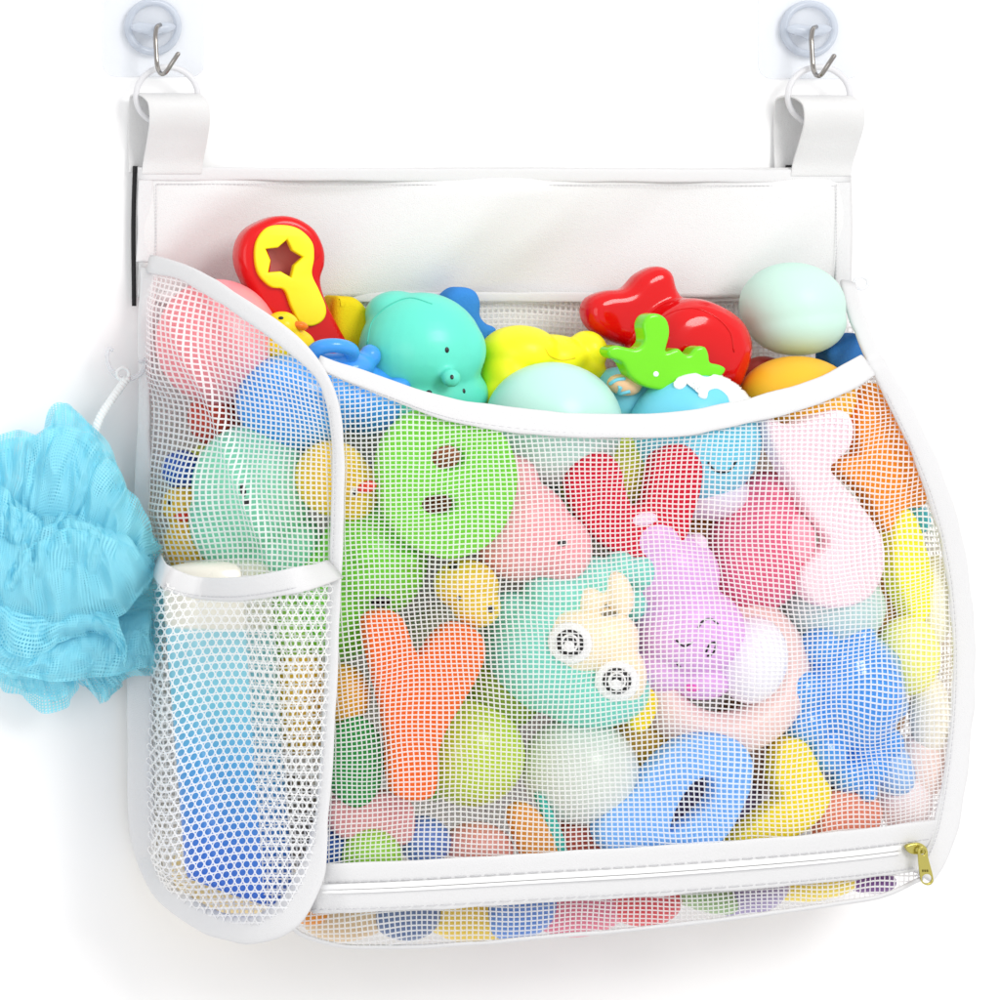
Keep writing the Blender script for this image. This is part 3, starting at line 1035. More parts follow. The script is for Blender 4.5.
def hex_net(poly, surf, p, warp, r=0.38, dep=0.0008, flip=False):
    """knitted net: round openings in staggered rows with small three-cornered gaps between"""
    x0 = min(q[0] for q in poly) - 10
    x1 = max(q[0] for q in poly) + 10
    y0 = min(q[1] for q in poly) - 10
    y1 = max(q[1] for q in poly) + 10
    rowh = p * 0.95
    back = Vector((0.0002, dep, 0))
    vs, fs = [], []
    for j in range(int((y1 - y0) / rowh)):
        for i in range(int((x1 - x0) / p)):
            cx, cy = x0 + (i + (0.5 if j % 2 else 0)) * p, y0 + j * rowh
            X, Y = warp(cx, cy)
            if not inside(X, Y, poly):
                continue
            b = len(vs)
            for k in range(6):
                for s in (-17, 17):
                    a = math.radians(60 * k + s)
                    R_ = 0.5 / math.cos(math.radians(17)) * p
                    vs.append(surf(*warp(cx + R_ * math.cos(a), cy + R_ * math.sin(a) * 1.1)) + back * 0.3)
            for k in range(6):
                for s in (-17, 17):
                    a = math.radians(60 * k + s * 0.9)
                    vs.append(surf(*warp(cx + 0.44 * p * math.cos(a), cy + 0.44 * p * 1.08 * math.sin(a))))
            for k in range(6):
                for s in (-15, 15):
                    a = math.radians(60 * k + s)
                    vs.append(surf(*warp(cx + r * p * math.cos(a), cy + r * p * 1.05 * math.sin(a))) + back)
            for ring in (0, 12):
                for k in range(12):
                    a0, a1 = b + ring + k, b + ring + (k + 1) % 12
                    fs.append((a0, a0 + 12, a1 + 12, a1))
    return from_data(vs, fs)


def warp_noise(amp, sc, seed):
    def w(x, y):
        v = Vector((x * sc, y * sc, seed))
        return x + amp * noise.noise(v), y + amp * noise.noise(v + Vector((31, 17, 5)))
    return w


bag = thing('toy_bag', 'white mesh bath toy bag with curved rim, zip and side pocket hung on the wall', 'toy bag', P(500, 945, 0.05))

RIM = [(318, 362), (340, 371), (365, 380), (395, 391), (430, 404), (470, 414), (545, 423), (620, 426), (680, 424), (720, 417), (760, 408), (800, 397), (840, 381), (868, 365)]
RSEAM = [(848, 283), (857, 318), (872, 355), (893, 392), (920, 448), (941, 503), (955, 560), (962, 620), (963, 680), (959, 740), (951, 800), (940, 845), (922, 876)]
BOT = [(922, 878), (880, 896), (800, 909), (700, 922), (600, 932), (500, 941), (420, 946), (350, 946), (310, 938), (290, 926)]
LSEAM = [(150, 264), (182, 272), (222, 294), (262, 321), (296, 347), (320, 374), (333, 405), (338, 450), (338, 500), (336, 560), (333, 620), (330, 700), (325, 780), (318, 845), (306, 885), (288, 914), (258, 929), (222, 926), (188, 909), (160, 884), (146, 850), (141, 810), (140, 760), (140, 660), (142, 540), (144, 420), (146, 330), (149, 268)]

front_poly = [p for p in crom(RIM, 3, False)] + [(900, 395), (922, 448), (943, 503), (957, 560), (964, 620), (965, 680), (961, 740), (953, 800), (942, 850), (922, 878)] + BOT[1:] + \
    [(296, 925), (312, 888), (322, 845), (328, 780), (333, 700), (336, 620), (338, 560), (340, 500), (340, 450), (334, 405)]
tree_all = bvh_of(TOYS)
hf = drape_grid(front_poly, d_front, tree_all, maxh=0.02)


def front_surf(x, y):
    b = P(x, y, d_front(x, y))
    e = noise.noise(Vector((x * 0.012, y * 0.012, 3))) * 0.0012
    return b + Vector((-0.25, -1, 0.0)) * (hf(x, y) + max(0, e))


def front_warp(x, y):
    v = Vector((x * 0.008, y * 0.008, 1.7))
    # threads lean a little and crowd towards the outer seam
    v2 = v * 2.7
    X = x + 9 * noise.noise(v) + 2.5 * noise.noise(v2) + (y - 640) * 0.02
    Y = y + 11 * noise.noise(v + Vector((9, 4, 2))) + 3 * noise.noise(v2 + Vector((1, 4, 2))) - (x - 640) * 0.025
    if X > 800:
        Y += 3.0 * math.sin((X + Y) * 0.06) * min(1, (X - 800) / 80)
        X = 800 + (X - 800) * (1 - 0.1 * min(1, (X - 800) / 200))
    return X, Y


fp2 = [(x, y) for x, y in front_poly]
link(square_net(fp2, front_surf, 5.6, 4.7, front_warp), 'front_net', net_m, bag)

# side net -----------------------------------------------------------------------
side_poly = [(150, 264), (182, 272), (222, 294), (262, 321), (296, 347), (320, 374), (333, 405), (338, 450), (338, 500), (336, 560), (333, 620), (330, 700), (325, 780), (318, 845), (306, 885), (288, 914), (258, 931), (222, 926), (188, 908), (163, 884), (148, 850), (147, 560)]
hs = drape_grid(side_poly, d_side, bvh_of(TOYS[:TOY_N]), maxh=0.03, fade=10, iters=12)


def side_surf(x, y):
    b = P(x, y, d_side(x, y))
    # a soft crease runs from the top corner down to the pocket
    cxr = 172 + (y - 290) * 0.36
    cr = 0.009 * math.exp(-((x - cxr) / 5.5) ** 2) * max(0, min(1, (y - 300) / 60)) * max(0, min(1, (575 - y) / 60))
    return b + Vector((-0.5, -0.87, 0)) * (hs(x, y) + cr)


def side_warp(x, y):
    v = Vector((x * 0.011, y * 0.011, 6.1))
    return x + 8 * noise.noise(v) + (y - 500) * 0.03, y + 5 * noise.noise(v + Vector((3, 8, 1))) + (x - 240) * 0.24 * max(0, min(1, (520 - y) / 150))


link(square_net(side_poly, side_surf, 5.0, 5.4, side_warp, 0.68, 0.68), 'side_net', net_m, bag)

# pocket -----------------------------------------------------------------------
PK = [(152, 548), (158, 566), (172, 580), (200, 588), (238, 589), (280, 583), (312, 576), (334, 569)]
pk_poly = PK + [(333, 620), (330, 700), (325, 780), (318, 845), (306, 885), (288, 914), (258, 931), (222, 926), (188, 908), (163, 884), (150, 850), (150, 700)]


def d_pocket(x, y):
    return max(d_pocket0(x, y), d_pocket_lip(x, y))


def d_pocket_lip(x, y):
    a = max(0, min(1, (x - 152) / 16)) * max(0, min(1, (330 - x) / 60)) * max(0, min(1, (720 - y) / 110))
    a = a * a * (3 - 2 * a)
    return d_side(x, y) * (1 - a) + max(0.109, d_side(x, y)) * a


def d_pocket0(x, y):
    e = min(1, edge_dist(x, y, side_poly) / 45) if inside(x, y, side_poly) else 0
    return d_side(x, y) + 0.004 + 0.010 * math.sin(e * math.pi / 2) + (0.026 if y < 620 else 0.004 + 0.022 * max(0, 1 - (y - 620) / 160)) * math.sin(e * math.pi / 2)


hp = drape_grid(pk_poly, d_pocket, bvh_of([bottle_w]), maxh=0.05, fade=14, iters=14)
_hs_tree = None


def pocket_surf(x, y):
    b = P(x, y, d_pocket(x, y))
    return b + Vector((-0.3, -0.95, 0)) * hp(x, y)


link(hex_net(pk_poly, pocket_surf, 8.0, warp_noise(5, 0.012, 2.2)), 'pocket_net', net_m, bag)

# pocket binding


def pts3(lst, dfn, add=0.0, dv=Vector((0, 0, 0))):
    return [P(x, y, dfn(x, y) + add) + dv for x, y in lst]


pb = densify(PK, 5)
pb3 = [pocket_surf(x, y) + Vector((0, -0.001, 0)) for x, y in pb]
link(band(pb3, 22 * S, 0.0022, Vector((-0.5, -0.86, 0.1)), wob=0.1), 'pocket_binding', trim, bag)

# seams
ls = densify(LSEAM, 6)


def wl(i):
    x, y = ls[i][0], ls[i][1]
    if y < 360 and x < 320:
        return 17 * S
    if i > len(ls) * 0.55 and y < 860:
        return (12 + 15 * max(0, min(1, (y - 420) / 200))) * S
    if y > 850 or (y > 840 and x < 200):
        return 26 * S
    return 11.5 * S


ws = [wl(i) for i in range(len(ls))]
for _ in range(6):
    ws = [ws[0]] + [(ws[i - 1] + ws[i] + ws[i + 1]) / 3 for i in range(1, len(ws) - 1)] + [ws[-1]]
link(band([P(x, y, d_side(x, y) + 0.004) for x, y in ls], ws, 0.0034, Vector((-0.55, -0.83, 0.05)), wob=0.12), 'seam_binding', trim, bag)
rs = densify(RSEAM, 6)
link(band([P(x, y, (d_front(x, y) if y > 362 else 0.02 + (d_front(874, 362) - 0.02) * max(0, (y - 283) / 79)) + 0.0045) for x, y in rs],
          [(16 + 5 * min(1, max(0, (y - 350) / 150))) * S for x, y in rs], 0.0034, Vector((-0.15, -0.97, 0.1)), wob=0.15), 'seam_binding', trim, bag)
bs = densify(BOT, 6)
link(band([P(x, y, d_front(x, y) + 0.001) for x, y in bs], 4.5 * S, 0.002, Vector((0, -0.8, -0.6)), wob=0.2), 'bottom_binding', trim, bag)
rm_ = densify(RIM, 6)
link(band([P(x, y, d_front(x, y) + 0.002) for x, y in rm_], [(14 + 9 * min(1, max(0, (x - 320) / 150))) * S for x, y in rm_], 0.003, Vector((-0.1, -0.97, 0.25)), wob=0.1), 'rim_binding', trim, bag)

# zip ---------------------------------------------------------------------------
ZP = [(310, 889), (400, 886), (540, 878), (660, 871), (790, 861), (870, 853), (944, 843)]
zp = densify(ZP, 6)


def zpt(x, y, add):
    k = min(1, max(0, (x - 312) / 30), max(0, (955 - x) / 40))
    return P(x, y, d_front(x, min(y, 885)) - 0.004 + (add + 0.004) * k)


def zn(i):
    return Vector((-0.12, -0.98, -0.12))


zt = link(band([zpt(x, y - 11, 0.0035) for x, y in zp], [27 * S] * len(zp), 0.0018, zn, wob=0.08), 'zip_tape', trim, bag)
link(band([zpt(x, y + 12, 0.0030) for x, y in zp if x < 925], [25 * S] * len([1 for x, y in zp if x < 925]), 0.0018, zn, wob=0.08), 'zip_tape', trim, bag)
link(band([zpt(x, y - 1.5, 0.006) for x, y in zp if x < 905], 5 * S, 0.0022, zn), 'zip_teeth', mat('zip_plastic', (250, 250, 250), 0.3), bag)
link(band([zpt(x, y + 3.5, 0.0055) for x, y in zp if x < 905], 3 * S, 0.0018, zn), 'zip_teeth', MATS['zip_plastic'], bag)
# stitches
thr = mat('thread_grey', (196, 196, 199), 0.8)


def stitches(path, r=0.00022, l=3.0, gap=1.4):
    bm = bmesh.new()
    i = 0
    pts = path
    mes = []
    for a, b in zip(pts, pts[1:]):
        mes.append(tube([a.lerp(b, 0.12), a.lerp(b, 0.5) + Vector((0, -0.0002, 0)), a.lerp(b, 0.88)], r, 5))
    bm.free()
    return join(*mes)


zf = densify(ZP, 3.5)
link(stitches([zpt(x, y - 6, 0.0049) for x, y in zf if x < 930]), 'stitching', thr, bag)
link(stitches([zpt(x, y + 21, 0.0044) for x, y in zf if x < 915]), 'stitching', thr, bag)
link(stitches([P(x, y + 8, d_front(x, y) + 0.0042) for x, y in densify(RIM, 3.5)]), 'stitching', thr, bag)

link(stitches([pocket_surf(x, y + 7) + Vector((-0.0008, -0.0026, 0)) for x, y in densify(PK, 3.5)]), 'stitching', thr, bag)
link(stitches([P(x - 3.5, y, d_side(x, y) + 0.0062) for x, y in densify(LSEAM[6:14], 3.5)]), 'stitching', thr, bag)
link(stitches([P(x - 7, y + 1, d_front(x, y) + 0.0068) for x, y in densify(RSEAM[3:], 3.5)]), 'stitching', thr, bag)
for xv in (156, 836):
    link(stitches([P(xv, 184 + 106 * i / 30, 0.0134) for i in range(31)]), 'stitching', thr, bag)

# slider
gold = mat('pale_gold', (188, 178, 96), 0.22, metal=0.85, gain=0.9)
gold_d = mat('dark_gold', (110, 100, 44), 0.4, metal=0.6, gain=1)
zd = d_front(915, 850) + 0.009
sl = slab([(905, 846), (912, 843), (920, 843), (926, 848), (924, 853), (914, 854), (908, 852)], zd, 0.003, bev=0.0008)
slo = link(sl, 'zip_slider', gold, bag)
pull = slab([(918, 851), (922, 846), (927, 850), (928, 858), (933, 878), (931, 884), (926, 885), (921, 881), (919, 868)], zd + 0.004, 0.0014, holes=[circ(922.5, 852, 2.6, 2.8, 8), circ(926.6, 878.5, 5, 4.6, 10)], bev=0.0004)
po = link(pull, 'pull_tab', gold, slo)
for i in range(3):
    link(slab([(922.3 + i * 2.3, 869.8), (923.5 + i * 2.3, 869.6), (923.7 + i * 2.3, 871.8), (922.5 + i * 2.3, 872)], zd + 0.0049, 0.0004, bev=0.00008, smooth=False), 'engraved_mark', gold_d, po)

# back panel ----------------------------------------------------------------------
bpv, bpf = [], []
nx_, ny_ = 150, 30
for j in range(ny_ + 1):
    for i in range(nx_ + 1):
        x = 138 + (850 - 138) * i / nx_
        y = 168 + (297 - 168) * j / ny_
        v = P(x, y, 0.009)
        w = noise.noise(Vector((x * 0.006 + y * 0.008, y * 0.004, 2))) * 0.010 + noise.noise(Vector((x * 0.02 + y * 0.018, y * 0.008, 9))) * 0.002
        edge = min(1, (x - 138) / 40, (850 - x) / 40, (y - 168) / 25)
        v.y -= w * max(0, edge) + 0.002 * math.sin(math.pi * j / ny_)
        bpv.append(v)
for j in range(ny_):
    for i in range(nx_):
        a = j * (nx_ + 1) + i
        bpf.append((a, a + 1, a + nx_ + 2, a + nx_ + 1))
me = from_data(bpv, bpf)
me = evaluated(me, [('SOLIDIFY', dict(thickness=0.0016, offset=0))])
link(me, 'back_panel', fab, bag)
# hems
for a, b, w_ in (((138, 174), (850, 176), 13), ((146, 170), (144, 262), 15), ((843, 170), (843, 300), 15), ((150, 297), (846, 297), 10)):
    n_ = 60
    link(band([P(a[0] + (b[0] - a[0]) * i / n_, a[1] + (b[1] - a[1]) * i / n_, 0.0118 if a[1] == b[1] or a[0] == 138 or a[0] == 150 else 0.0112) for i in range(n_ + 1)], w_ * S, 0.0018, Vector((0, -1, 0)), wob=0.12), 'hem', trim, bag)
st = []
for i in range(160):
    st.append(P(156 + (834 - 156) * i / 159, 184 + 2 * i / 159, 0.0128))
link(stitches(st), 'stitching', thr, bag)
# back net below the panel
back_poly = [(140, 296), (850, 296), (870, 420), (880, 800), (850, 880), (260, 925), (180, 900), (142, 850)]
link(square_net(back_poly, lambda x, y: P(x, y, 0.006 + 0.0015 * noise.noise(Vector((x * 0.01, y * 0.01, 0)))), 5.4, 5.4, warp_noise(6, 0.008, 8), 0.55, 0.55), 'back_net', net_m, bag)
# dark hook-and-loop edge behind the panel
blk = mat('black_strip', (34, 34, 36), 0.8, gain=1)
link(band([P(135 - 1.5 * math.sin((y - 168) * 0.03) * 0.6 - (y - 168) * 0.012, y, 0.006) for y in range(166, 310, 5)], 4.5 * S, 0.0016, Vector((0, -1, 0))), 'dark_strip', blk, bag)
link(band([P(x, 168, 0.006) for x in (786, 790, 794)], 6 * S, 0.0016, Vector((0, -1, 0))), 'dark_strip', blk, bag)

# outer side net (the far side wall of the bag)
far = []
NN, MM = 24, 90


def far_pt(u, v):
    x, y = crom(RSEAM[1:], 10, False)[min(int(v * (len(RSEAM) - 2) * 10), (len(RSEAM) - 2) * 10)]
    a = P(x, y, (d_front(x, y) if y > 362 else 0.06))
    b = P(min(x, 858), min(y, 860), 0.008)
    m = a.lerp(b, u)
    m.x += 0.006 * math.sin(math.pi * u)
    return m


vs, fs = [], []
for j in range(MM + 1):
    for i in range(NN + 1):
        vs.append(far_pt(i / NN, j / MM))
for j in range(MM):
    for i in range(NN):
        q = [j * (NN + 1) + i, j * (NN + 1) + i + 1, (j + 1) * (NN + 1) + i + 1, (j + 1) * (NN + 1) + i]
        c = sum((vs[k] for k in q), Vector((0, 0, 0))) / 4
        b = len(vs)
        for k in q:
            vs.append(c.lerp(vs[k], 0.5))
        for k in range(4):
            fs.append((q[k], q[(k + 1) % 4], b + (k + 1) % 4, b + k))
link(from_data(vs, fs), 'side_net', net_m, bag)

# straps -----------------------------------------------------------------------------
strap_m = mat('strap_white', (243, 243, 243), 0.5, gain=1.32, bump=0.3, bscale=1500)


def strap(x0, x1, yb):
    xc = (x0 + x1) / 2
    prof = [(0.0125, yb + 8), (0.0135, yb - 6), (0.019, yb - 24), (0.025, yb - 42), (0.0265, yb - 56), (0.0245, yb - 66), (0.018, yb - 71), (0.009, yb - 71), (0.004, yb - 64), (0.003, yb - 30), (0.004, yb + 6)]
    prof = crom(prof, 6, False)
    pts = [P(xc, y, 0.012) for d, y in prof]
    n0 = len(pts)
    pts = [Vector((p.x - 9 * S * max(0, min(1, (i / n0 - 0.45) / 0.25)) + 3 * S * math.sin(math.pi * min(1, i / n0 / 0.5)), -d, p.z)) for i, (p, (d, y)) in enumerate(zip(pts, prof))]
    w = (x1 - x0) * S * 0.99
    vs, fs = [], []
    n = len(pts)
    for i, p in enumerate(pts):
        for s in range(9):
            u = s / 8 - 0.5
            dd = 0.0006 * math.cos(u * math.pi) * math.sin(i * 0.3)
            vs.append(p + Vector((u * w, -dd, 0)))
    for i in range(n - 1):
        for s in range(8):
            fs.append((i * 9 + s, i * 9 + s + 1, (i + 1) * 9 + s + 1, (i + 1) * 9 + s))
    me = from_data(vs, fs)
    return evaluated(me, [('SOLIDIFY', dict(thickness=0.0013, offset=0)), ('BEVEL', dict(width=0.0003, segments=2))])


link(strap(141, 201, 166), 'strap', strap_m, bag)
link(strap(790, 850, 168), 'strap', strap_m, bag)

# translucent plastics
def clear_mat(name, tint, tr=0.75, rough=0.15):
    m = bpy.data.materials.new(name)
    m.use_nodes = True
    nt = m.node_tree
    b = nt.nodes['Principled BSDF']
    b.inputs['Base Color'].default_value = (*tint, 1)
    b.inputs['Roughness'].default_value = rough
    t = nt.nodes.new('ShaderNodeBsdfTransparent')
    t.inputs['Color'].default_value = (0.985, 0.99, 0.995, 1)
    fr = nt.nodes.new('ShaderNodeLayerWeight')
    fr.inputs['Blend'].default_value = 0.35
    mr = nt.nodes.new('ShaderNodeMapRange')
    mr.inputs['To Min'].default_value = tr
    mr.inputs['To Max'].default_value = tr * 0.35
    mx = nt.nodes.new('ShaderNodeMixShader')
    nt.links.new(fr.outputs['Facing'], mr.inputs['Value'])
    nt.links.new(mr.outputs['Result'], mx.inputs[0])
    nt.links.new(b.outputs[0], mx.inputs[1])
    nt.links.new(t.outputs[0], mx.inputs[2])
    nt.links.new(mx.outputs[0], nt.nodes['Material Output'].inputs['Surface'])
    return m


clear = clear_mat('clear_plastic', (0.80, 0.82, 0.85), 0.7)
clear_film = clear_mat('clear_film', (0.78, 0.80, 0.84), 0.8, 0.3)
clear_blue = clear_mat('clear_suction', (0.62, 0.67, 0.75), 0.55, 0.12)
milk = mat('milky_ring', (244, 244, 246), 0.3, gain=1.1, trans=0.3)
steel = mat('steel', (150, 146, 142), 0.16, metal=1, gain=1)


def ring(cx, cy, r, d, rr=0.0021, ry=None, lean=0.0):
    return tube([P(cx + r * math.cos(a), cy + (ry or r) * math.sin(a), d + lean * math.sin(a)) for a in [2 * math.pi * i / 48 for i in range(48)]], rr, 10, True)


for cx in (167, 819):
    link(ring(cx, 96, 31, 0.0165, 0.0018, 29), 'hanging_ring', milk, bag)
link(ring(151, 311, 8, 0.014, 0.0011, 6), 'plastic_loop', clear, bag)
link(band([P(149, y, 0.016) for y in range(314, 362, 4)], 14 * S, 0.002, Vector((-0.2, -1, 0)), wob=0.1), 'fabric_tab', trim, bag)
link(ring(861, 283, 7, 0.014, 0.001, 6), 'plastic_loop', clear, bag)
ck = [(146, 358), (145, 366), (140, 374), (130, 379), (118, 377), (110, 368), (107, 356), (109, 349), (113, 350)]
link(tube([P(x, y, 0.018) for x, y in crom(ck, 6, False)], 0.0013, 10), 'clip_hook', clear, bag)
link(tube([P(x, y, 0.018) for x, y in crom([(139, 362), (146, 360), (152, 362), (150, 368)], 6, False)], 0.0011, 8), 'clip_hook', clear, bag)

# ------------------------------------------------------------------ wall hooks


def wall_hook(cx, cy, label):
    root = thing('wall_hook', label, 'hook', P(cx, cy + 45, 0.001), 'clear adhesive hooks holding the bag straps')
    x0, x1, y0, y1 = cx - 51, cx + 52, cy - 56, cy + 50
    r = 14
    o = []
    for (qx, qy, a0) in ((x1 - r, y1 - r, 0), (x0 + r, y1 - r, 90), (x0 + r, y0 + r, 180), (x1 - r, y0 + r, 270)):
        for i in range(7):
            a = math.radians(a0 + i * 15)
            o.append((qx + r * math.cos(a), qy + r * math.sin(a)))
    link(slab(o, 0.0012, 0.0016, bev=0.0005, smooth=False), 'adhesive_plate', clear_film, root)
    # suction dome: raised clear disc with a thicker rim
    link(ring(cx, cy, 25, 0.004, 0.0022, 25), 'dome_rim', clear_blue, root)
    link(blob((cx, cy, 0.003, 25, 5, 25)), 'dome', clear_film, root)
    # bow shaped inner clip
    link(blob((cx - 10, cy + 1, 0.009, 14, 5, 6, -6), (cx + 10, cy + 1, 0.009, 14, 5, 6, 6), (cx, cy + 4, 0.01, 7, 6, 7)), 'inner_clip', clear_blue, root)
    w = [(cx + 7, cy - 2, 0.011), (cx + 4, cy + 0, 0.016), (cx + 2.5, cy + 8, 0.019), (cx + 3, cy + 22, 0.021), (cx + 4, cy + 37, 0.0225), (cx + 6, cy + 44, 0.026), (cx + 9, cy + 47, 0.030), (cx + 13, cy + 45, 0.034), (cx + 19, cy + 36, 0.037), (cx + 25, cy + 27, 0.038)]
    wp = [P(x, y, d) for x, y, d in crom(w, 8, False)]
    link(tube(wp, 0.00135, 12), 'metal_hook', steel, root)
    link(blob((cx + 25, cy + 27, 0.038, 2.3, 2.3, 2.3)), 'hook_tip', steel, root)
    return root


wall_hook(153, 27, 'clear square adhesive wall hook above the side with the blue puff')
wall_hook(809, 29, 'clear square adhesive wall hook above the mint ball side')

# ------------------------------------------------------------------ bath puff
puff = thing('bath_puff', 'fluffy turquoise mesh bath puff hanging from a clip by its cord', 'bath puff', P(70, 705, 0.04))
pm = mat('puff_net', (160, 234, 252), 0.5, gain=1.0, trans=0.3, spec=0.3)
pf = mat('puff_film', (212, 242, 254), 0.6, gain=1.0, trans=0.5, alpha=0.12, spec=0.3)


def res(pts, n):
    c = crom(pts, 12, False)
    L_ = [0]
    for a, b in zip(c, c[1:]):
        L_.append(L_[-1] + math.dist(a, b))
    out = []
    k = 0
    for i in range(n + 1):
        s = L_[-1] * i / n
        while k < len(c) - 2 and L_[k + 1] < s:
            k += 1
        f = (s - L_[k]) / max(1e-9, L_[k + 1] - L_[k])
        out.append(tuple(c[k][j] * (1 - f) + c[k + 1][j] * f for j in range(len(c[0]))))
    return out


def petal(edge, root_, dr, bulge, seed, pitch=2.9, ruf=0.005, nr=5, film=True):
    """a gathered flap of fine net: edge and root are (px,py,d) lines"""
    ln = sum(math.dist(a[:2], b[:2]) for a, b in zip(edge, edge[1:]))
    hgt = math.dist(edge[len(edge) // 2][:2], root_[len(root_) // 2][:2])
    nu = max(8, int(ln / pitch))
    nv = max(6, int(hgt / (pitch * 0.8)))
    E, R_ = res(edge, nu), res(root_, nu)
    vs, fs = [], []
    grid = []
    for j in range(nv + 1):
        v = j / nv
        for i in range(nu + 1):
            u = i / nu
            e, r = E[i], R_[i]
            x = r[0] * (1 - v) + e[0] * v
            y = r[1] * (1 - v) + e[1] * v
            d = r[2] * (1 - v) + e[2] * v + bulge * math.sin(math.pi * min(1, v * 1.05)) ** 0.8
            nn = noise.noise(Vector((u * nr + seed, v * 1.2, seed * 3.1)))
            n3 = noise.noise(Vector((u * nr * 2.2 + seed * 2, v * 2.2, seed)))
            d += ruf * (v ** 0.7) * (nn * 1.3 + 0.7 * (1 - 3 * abs(n3)) + 0.35 * math.sin(u * nr * 6.3 + 5 * nn + seed))
            x += (2 + 5 * v) * noise.noise(Vector((u * 9, v * 3, seed + 9)))
            y += (2 + 5 * v) * noise.noise(Vector((u * 6, v * 3, seed + 19)))
            grid.append(P(x, y, max(0.004, d)))
    vs = grid[:]
    for j in range(nv):
        for i in range(nu):
            q = [j * (nu + 1) + i, j * (nu + 1) + i + 1, (j + 1) * (nu + 1) + i + 1, (j + 1) * (nu + 1) + i]
            c = (vs[q[0]] + vs[q[1]] + vs[q[2]] + vs[q[3]]) / 4
            b = len(vs)
            # slanted eye-shaped openings
            for k, (s1, s2) in enumerate(((0.72, 0.3), (0.45, 0.5), (0.72, 0.3), (0.45, 0.5))):
                vs.append(c.lerp(vs[q[k]], 0.60 if k % 2 else 0.42))
            for k in range(4):
                fs.append((q[k], q[(k + 1) % 4], b + (k + 1) % 4, b + k))
    me_n = from_data(vs, fs)
    gf = [(j * (nu + 1) + i, j * (nu + 1) + i + 1, (j + 1) * (nu + 1) + i + 1, (j + 1) * (nu + 1) + i) for j in range(nv) for i in range(nu)]
    me_f = from_data([g + Vector((0, 0.0015, 0)) for g in grid], gf)
    me_f.flip_normals()
    return me_n, me_f


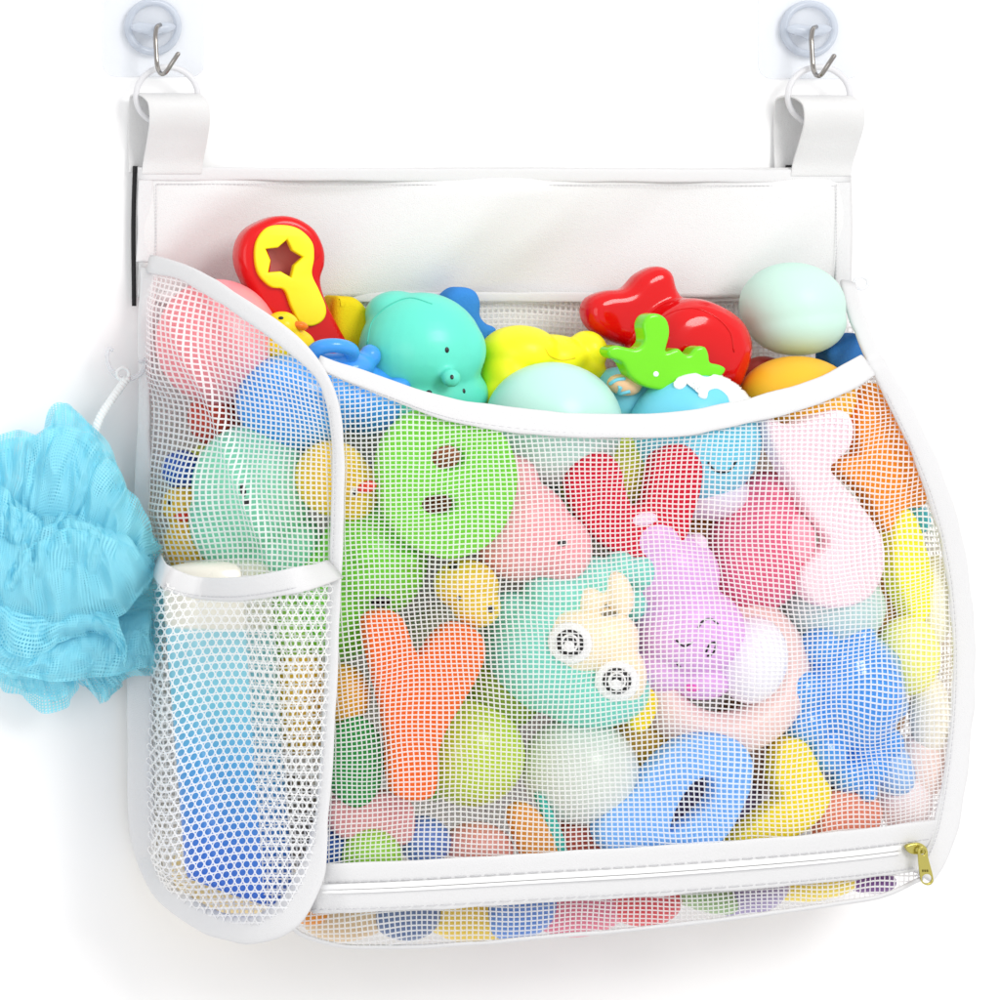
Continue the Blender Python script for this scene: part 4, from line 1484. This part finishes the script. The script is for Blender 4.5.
C0 = (60, 560)
PET = [
    # edge, root, bulge, seed
    ([(38, 520, .03), (36, 470, .03), (44, 428, .03), (60, 402, .035), (78, 412, .035), (96, 432, .035), (114, 466, .035), (134, 510, .035), (152, 548, .035)], [(40, 560, .03), (60, 545, .03), (80, 545, .03), (100, 570, .03)], 0.010),
    ([(-30, 520, .03), (-26, 460, .03), (-6, 436, .03), (20, 430, .035), (42, 440, .035), (52, 480, .03), (52, 530, .03)], [(-20, 560, .03), (10, 560, .03), (40, 560, .03)], 0.012),
    ([(30, 440, .045), (60, 425, .05), (92, 450, .05), (116, 482, .05), (140, 520, .05), (158, 552, .045)], [(20, 560, .04), (60, 555, .04), (100, 575, .04), (110, 590, .04)], 0.014),
    ([(96, 480, .04), (135, 520, .04), (160, 548, .04), (156, 580, .04), (140, 602, .04)], [(70, 560, .04), (90, 570, .04), (80, 590, .04)], 0.016),
    ([(120, 570, .03), (160, 590, .03), (164, 630, .03), (158, 668, .03), (120, 682, .03)], [(60, 590, .03), (80, 610, .03), (60, 640, .03)], 0.014),
    ([(80, 670, .02), (96, 690, .02), (106, 698, .02), (118, 690, .02), (126, 672, .02)], [(60, 640, .02), (80, 640, .02), (100, 640, .02)], 0.008),
    ([(-20, 660, .03), (-4, 690, .03), (20, 696, .03), (44, 708, .03), (64, 708, .03), (76, 692, .03), (84, 670, .03)], [(-10, 620, .03), (30, 620, .03), (60, 620, .03)], 0.012),
    ([(-30, 560, .055), (-10, 600, .06), (20, 618, .062), (60, 624, .062), (104, 616, .06), (138, 598, .055), (156, 566, .05)], [(-20, 530, .045), (20, 520, .045), (70, 500, .045), (110, 520, .045)], 0.022),
    ([(-30, 600, .05), (-6, 646, .055), (24, 656, .055), (58, 640, .055), (92, 632, .055), (118, 646, .055), (128, 670, .05)], [(-20, 580, .05), (30, 598, .05), (70, 604, .05), (110, 600, .05)], 0.014),
    ([(-30, 640, .045), (0, 672, .05), (40, 678, .05), (80, 676, .05), (120, 672, .045), (156, 664, .04)], [(-10, 630, .045), (40, 634, .045), (90, 620, .045), (150, 610, .045)], 0.012),
    ([(-36, 500, .05), (-10, 480, .055), (20, 500, .06), (48, 520, .06), (70, 500, .055)], [(-20, 560, .05), (20, 560, .05), (50, 560, .05)], 0.012),
    ([(0, 560, .065), (30, 535, .07), (66, 520, .07), (100, 528, .068), (130, 545, .06)], [(0, 600, .055), (40, 606, .055), (80, 600, .055), (120, 590, .055)], 0.014),
]
random.seed(11)
EXTRA = []
for e, r, b_ in PET:
    for q in range(2):
        sc_ = random.uniform(0.84, 0.97)
        ox, oy = random.uniform(-7, 7), random.uniform(-8, 8)
        rx_, ry_ = r[len(r) // 2][0], r[len(r) // 2][1]
        EXTRA.append(([(rx_ + (x - rx_) * sc_ + ox, ry_ + (y - ry_) * sc_ + oy, d + random.uniform(0.002, 0.010)) for x, y, d in e], [(x + ox, y + oy, d + 0.003) for x, y, d in r], b_ * random.uniform(0.7, 1.1)))
for i, (e, r, bl_) in enumerate(PET + EXTRA):
    n_, f_ = petal(e, r, 0, bl_, i * 1.7 + 0.3, nr=6)
    o = link(n_, 'ruffle', pm, puff)

core = blob((62, 560, 0.036, 60, 40, 70), (40, 620, 0.034, 60, 34, 46))
link(core, 'gathered_core', mat('puff_core', (186, 240, 253), 0.7, gain=1.0, trans=0.2, bump=0.8, bscale=500), puff)
# twisted cord
cp = [Vector(p) for p in (P(127, 378, 0.019), P(120, 388, 0.022), P(110, 402, 0.026), P(100, 418, 0.03), P(92, 440, 0.034))]
cpts = [Vector(p) for p in res([tuple(v) for v in cp], 60)]
for ph_ in (0, 2.09, 4.19):
    tw_ = [p + Vector((math.cos(i * 0.7 + ph_), math.sin(i * 0.7 + ph_), 0)) * 0.0014 for i, p in enumerate(cpts)]
    link(tube(tw_, 0.0015, 7), 'cord', mat('cord_white', (240, 244, 244), 0.8, gain=1.1), puff)
link(ring(123, 374, 6, 0.019, 0.0011, 6), 'cord_loop', MATS['cord_white'], puff)

for o in bpy.data.objects:
    if '_w' in o:
        del o['_w']
